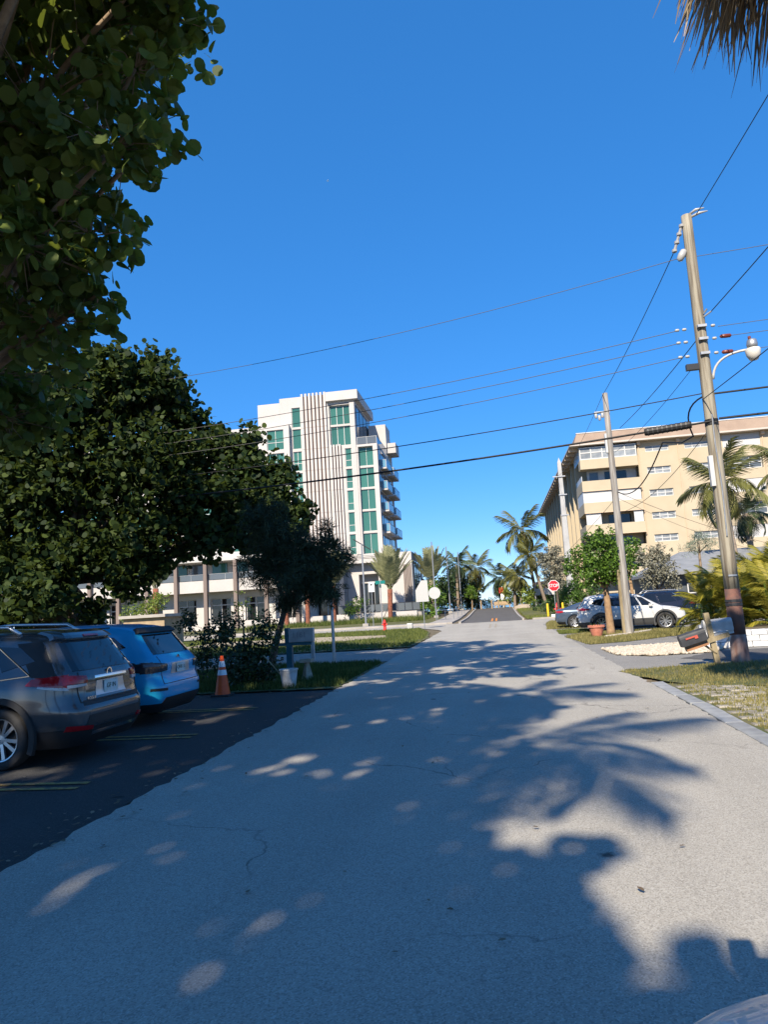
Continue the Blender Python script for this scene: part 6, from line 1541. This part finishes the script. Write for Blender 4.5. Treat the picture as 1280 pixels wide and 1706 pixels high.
def sign(name, loc, label, h, poly, m_front, m_back, rz=0, post='galvanised', thick=.012, pr=.03, zc=None):
    root = empty(name, loc, rz, label, 'sign')
    MB().tube([(0, 0, -.1), (0, 0, h)], pr, 8).build('post', post, root)
    z = zc if zc is not None else h
    n = len(poly); V = [(x, -pr - .006, z + y) for x, y in poly] + [(x, -pr - .006 + thick, z + y) for x, y in poly]
    pnl = MB().add(V, [tuple(range(n))] + [tuple(reversed(range(n, 2 * n)))] + [(i, (i + 1) % n, (i + 1) % n + n, i + n) for i in range(n)]).build('panel', m_front, root, fix=True)
    return root, pnl
octo = lambda R: [(R * math.cos(RAD(22.5 + 45 * k)), R * math.sin(RAD(22.5 + 45 * k))) for k in range(8)]
st, pn = sign('stop_sign', (4.42, 57.9, 0), 'red octagonal STOP sign on a white post', 2.95, octo(.46), 'sign_white', 'sign_back', zc=2.55)
V = [(x, -.046, 2.55 + y) for x, y in octo(.425)]; MB().add(V, [tuple(range(8))]).build('red_face', 'sign_red', pn)
text_mesh('lettering', 'STOP', .36, 'sign_white', pn, Matrix.Translation((0, -.052, 2.55)) @ Matrix.Rotation(RAD(90), 4, 'X') @ Matrix.Scale(.86, 4, (1, 0, 0)), .003)
def hydrant(loc, label, s=1.0):
    root = empty('fire_hydrant', loc, 0, label, 'fire hydrant')
    MB().lathe([(.16 * s, 0), (.16 * s, .05 * s), (.11 * s, .07 * s), (.105 * s, .5 * s), (.13 * s, .52 * s), (.13 * s, .57 * s), (.11 * s, .6 * s), (.08 * s, .7 * s), (.03 * s, .74 * s), (.03 * s, .79 * s), (.001, .79 * s)], 14).build('barrel', 'red_paint', root, smooth=True)
    for a in (0, 90, 180): MB().lathe([(.055 * s, .08 * s), (.055 * s, .16 * s), (.06 * s, .16 * s), (.06 * s, .19 * s), (.001, .19 * s)], 10, M=Matrix.Translation((0, 0, .42 * s)) @ Matrix.Rotation(RAD(a + 90), 4, 'Z') @ Matrix.Rotation(RAD(90), 4, 'X')).build('outlet', 'red_paint', root)
    return root
hydrant((4.9, 62.4, 0), 'red fire hydrant between the two yellow bollards', 1.5)
hydrant((-8.1, 53.0 - 2.6, 0.02), 'bright red fire hydrant on the lawn before the tower', 1.0)
for i, (x, y, lb) in enumerate(((4.0, 60.9, 'yellow bollard left of the red hydrant'), (5.35, 62.3, 'yellow bollard right of the red hydrant'))):
    tag(MB().lathe([(.09, -.1), (.09, 1.08), (.07, 1.15), (.001, 1.17)], 12, M=Matrix.Translation((x, y, 0))).build('bollard', 'yellow_paint', smooth=True), lb, 'bollard', 'yellow bollards by the hydrant')
tag(MB().box(4.15, 4.5, 59.4, 59.75, 0, .28).build('utility_box', 'sign_white', bevel=.03), 'small white utility box at the foot of the stop sign', 'box')
wb = empty('board_sign', (6.2, 100, .3), 0, 'blank white board sign on a post among the far shrubs at right', 'sign')
MB().box(-1.2, -1.05, -.08, .08, -.3, 3.1).build('post', 'white_paint', wb); MB().box(-1.04, 1.5, -.06, .06, 1.7, 2.6).build('panel', 'white_paint', wb)
rs = empty('red_sign', (0.75, 116, .45), 0, 'red and white beach sign at the end of the road', 'sign')
MB().box(-.06, .06, -.05, .05, -.4, 3.4).build('post', 'white_paint', rs); MB().box(-.5, .45, -.10, -.055, 2.3, 3.2).build('panel', 'sign_red', rs); MB().box(-.3, .3, -.11, -.056, 1.2, 2.2).build('white_panel', 'sign_white', rs)
bn = empty('wooden_bench', (0.6, 112, .45), 0, 'tan wooden bench at the end of the far road', 'bench')
MB().box(-1.3, 1.3, -.4, .4, .42, .52).build('seat', 'tan_wood', bn); MB().box(-1.3, 1.3, .36, .46, .55, 1.0).build('backrest', 'tan_wood', bn)
for x in (-1.1, 1.1): MB().box(x - .08, x + .08, -.35, .35, -.2, .41).build('leg', 'tan_wood', bn)
tag(MB().lathe([(.28, 0), (.32, .9), (.34, .92), (.2, 1.0), (.001, 1.02)], 12, M=Matrix.Translation((2.6, 108, .45))).build('litter_bin', 'yellow_paint'), 'yellow litter bin right of the far road end', 'bin')
b = bmesh.new(); bmesh.ops.create_icosphere(b, subdivisions=2, radius=1)
for q in b.verts: q.co = Vector((q.co.x * 1.3, q.co.y * .9, max(-.1, q.co.z) * .75)) * (1 + .15 * math.sin(q.co.x * 5 + q.co.y * 7))
me = bpy.data.meshes.new('boulder'); b.to_mesh(me); b.free()
tag(link('boulder', me, 'garden_stone', None, None, (3.2, 93, .25)), 'tan boulder on the green verge of the far road', 'boulder')
# fence line and posts at the road end
for i, x in enumerate((-2.6, -1.0, .0)):
    tag(MB().lathe([(.12, -.2), (.12, 1.3), (.001, 1.34)], 8, M=Matrix.Translation((x, 109 + i, .45))).build('timber_bollard', 'tan_wood'), ('left', 'middle', 'right')[i] + 'most timber post across the end of the far road' if i != 1 else 'middle timber post across the end of the far road', 'bollard', 'timber posts at the road end')

# ------------------------------------------------------------------ signs, lamps and rails before the tower
pent = [(-.05, .75), (.38, .75), (.42, -.72), (-.48, -.72), (-.48, .08)]
sign('warning_sign', (-5.17, 49.6, 0), 'white pentagon sign back on a post at the corner', 3.3, pent, 'sign_back', 'sign_back', zc=2.6)
sign('round_sign', (-5.9, 67.5, 0), 'round white sign on a tall post beyond the pentagon sign', 3.2, [(.56 * math.cos(a), .56 * math.sin(a)) for a in np.linspace(0, 2 * math.pi, 21)[:-1]], 'sign_back', 'sign_back', zc=2.7)
sg, pn = sign('notice_sign', (-10.4, 58.9, .1), 'small white notice sign beside the tower lamp post', 3.0, [(-.24, -.42), (.24, -.42), (.24, .42), (-.24, .42)], 'sign_white', 'sign_back', zc=3.3)
MB().lathe([(.001, 0), (.09, 0), (.09, .005)], 10, 'y', Matrix.Translation((0, -.048, 3.48))).build('symbol', 'dark_metal', pn)
gs = empty('street_name_sign', (-9.7, 59.2, .1), 0, 'green street name sign on a thin post before the tower', 'sign')
MB().tube([(0, 0, -.1), (0, 0, 3.9)], .035, 8).build('post', 'galvanised', gs)
MB().box(-.42, .42, -.015, .015, 3.5, 3.78).build('name_panel', 'sign_green', gs); MB().box(-.015, .015, -.4, .4, 3.2, 3.48).build('name_panel', 'sign_green', gs)
def lamp_post(loc, h, label, arm=0, r=.09, name='lamp_post'):
    root = empty(name, loc, 0, label, 'lamp post')
    MB().tube([(0, 0, 0), (0, 0, h)], [r, r * .7], 8).build('post', 'galvanised', root)
    MB().box(-.25, .25, -.25, .25, -.1, .28).build('base', 'concrete', root)
    if arm: 
        MB().tube([(arm * -.75, 0, h + .45), (arm * .75, 0, h - .55)], .05, 6).build('lamp_arm', 'dark_metal', root)
    return root
lamp_post((-11.6, 61.9, .05), 7.3, 'grey lamp post with slanted dark head before the tower', 1)
lamp_post((-7.0, 80.5, .1), 8.6, 'leftmost of three light poles beside the far road')
lamp_post((-6.15, 92, .35), 8.6, 'middle of three light poles beside the far road')
lamp_post((-5.25, 103, .5), 8.4, 'rightmost of three light poles beside the far road')
tag(MB().box(-6.55, -6.15, 52.2 - 1.6, 52.6 - 1.6, 0, .42).build('utility_box', 'sign_back', bevel=.04), 'small pale green utility box on the lawn right of the hydrant', 'box')
hr = empty('ramp_handrail', (0, 0, 0), 0, 'pale metal handrail by the sidewalk ramp left of the far road', 'handrail')
MB().tube([(-6.0, 70, 1.05), (-4.4, 70, 1.05), (-4.0, 84, 1.2)], .04, 6).build('rail', 'galvanised', hr)
for x, y in ((-6, 70), (-5.2, 70), (-4.4, 70), (-4.25, 75), (-4.1, 80), (-4.0, 84)): MB().tube([(x, y, 0), (x, y, 1.1)], .035, 6).build('post', 'galvanised', hr)

# ------------------------------------------------------------------ left roadside things
cn = empty('traffic_cone', (-5.95, 14.75, 0.006), 0, 'orange traffic cone with two white bands beside the blue car', 'traffic cone')
MB().box(-.2, .2, -.2, .2, 0, .04).build('base', 'black_rubber', cn, bevel=.01)
cr = lambda z: .16 - .125 * (z - .04) / .8
MB().lathe([(cr(.04), .04), (cr(.52), .52), (cr(.84) , .84), (.025, .84), (.025, .78)], 20).build('body', 'cone_orange', cn, smooth=True)
for a, b in ((.44, .55), (.61, .73)): MB().lathe([(cr(a) + .003, a), (cr(b) + .003, b)], 20).build('reflective_band', 'reflective_white', cn, smooth=True)
tm = empty('teal_mailbox_post', (-5.62, 18.7, 0), 0, 'teal timber post and arm carrying a white mailbox', 'mailbox post')
MB().box(-.075, .075, -.075, .075, -.1, 1.02).build('post', 'teal_paint', tm); MB().box(-.32, .62, -.06, .06, .80, .88).build('arm', 'teal_paint', tm)
MB().box(-.10, -.0, -.10, .10, .885, 1.27).build('end_panel', 'teal_paint', tm)
MB().box(.60, .68, -.05, .05, .40, .88).build('drop_board', 'box_white', tm)
wm = empty('mailbox', (-5.62, 18.7, 0), 0, 'white rectangular mailbox with grey house numbers on the teal post', 'mailbox')
MB().box(.005, .68, -.1, .1, .885, 1.24).build('box', 'box_white', wm, bevel=.012)
text_mesh('house_number', '1161', .20, 'number_grey', wm, Matrix.Translation((.30, -.106, 1.07)) @ Matrix.Rotation(RAD(90), 4, 'X'), .002)
bk = empty('bucket', (-4.78, 15.75, 0), 0, 'dirty white plastic bucket at the edge of the lot', 'bucket')
MB().lathe([(.001, 0), (.145, 0), (.20, .40), (.215, .40), (.215, .43), (.19, .43), (.14, .03), (.001, .03)], 20).build('tub', 'bucket_white', bk, smooth=False)
MB().tube([(-.1, 0, .2), (-.55, -.05, .75)], .014, 5).build('stick', 'post_wood', bk)
ln = empty('garden_lantern', (-4.72, 17.1, 0), 0, 'small stone garden lantern standing in the grass', 'garden ornament')
MB().lathe([(.17, 0), (.17, .05), (.15, .06), (.06, .42), (.07, .46), (.001, .46)], 4).build('pillar', 'garden_stone', ln); MB().box(-.14, .14, -.14, .14, .46, .54).build('cap', 'garden_stone', ln)
tag(MB().tube([(-5.14, 21.8, -.2), (-5.14, 21.8, 3.4)], .05, 6).build('sign_post', 'galvanised'), 'bare galvanised sign post rising into the feathery tree', 'post')
# fallen leaves on the lot and road edge
rgl = np.random.default_rng(5)
P = np.concatenate([np.stack([rgl.uniform(-7, -3.4, 60), rgl.uniform(3, 15, 60), np.full(60, .03)], 1), np.stack([-3.6 + rgl.normal(size=160) * .16, rgl.uniform(3, 15, 160), np.full(160, .03)], 1), np.stack([rgl.uniform(-8, -3.7, 120), 15.2 - np.abs(rgl.normal(size=120)) * .25, np.full(120, .03)], 1), np.stack([rgl.uniform(-3.4, 2.4, 70), rgl.uniform(2.5, 16, 70), np.full(70, .03)], 1)])
s_, d_, n_ = leaf_frames(len(P), np.zeros((len(P), 3)), 3.0, .4, rgl)
tag(link('fallen_leaves', np_mesh('fallen_leaves', leaves(P, s_, d_, n_, rgl.uniform(.03, .07, len(P)), 'oval'), 6, rgl.random(len(P)) * .5), 'frond_dead', None, 'stuff'), 'few dry leaves scattered on the asphalt', 'leaves')
# airliner high in the sky
pln = empty('airplane', (-628, 3000, 1974), RAD(-70), 'tiny white airplane high in the blue sky', 'airplane')
MB().tube([(-9, 0, 0), (-7.5, 0, .2), (6, 0, 0), (9, 0, -.3)], [.3, 1.4, 1.4, .3], 10).build('fuselage', 'plane_white', pln, smooth=True)
MB().add([(2, 0, -.4), (-1.5, 0, -.4), (-4, 8, .3), (-3, 8, .3), (2, 0, -.1), (-1.5, 0, -.1), (-4, 8, .5), (-3, 8, .5)], [(0, 1, 2, 3), (4, 7, 6, 5), (0, 3, 7, 4), (1, 5, 6, 2), (2, 6, 7, 3)]).build('wing', 'plane_white', pln)
MB().add([(2, 0, -.4), (-1.5, 0, -.4), (-4, -8, .3), (-3, -8, .3), (2, 0, -.1), (-1.5, 0, -.1), (-4, -8, .5), (-3, -8, .5)], [(0, 3, 2, 1), (4, 5, 6, 7), (0, 4, 7, 3), (1, 2, 6, 5), (2, 3, 7, 6)]).build('wing', 'plane_white', pln)
MB().box(-9, -7, -.15, .15, .3, 3.6).box(-8.8, -7.4, -3, 3, .2, .5).build('tail', 'plane_white', pln)
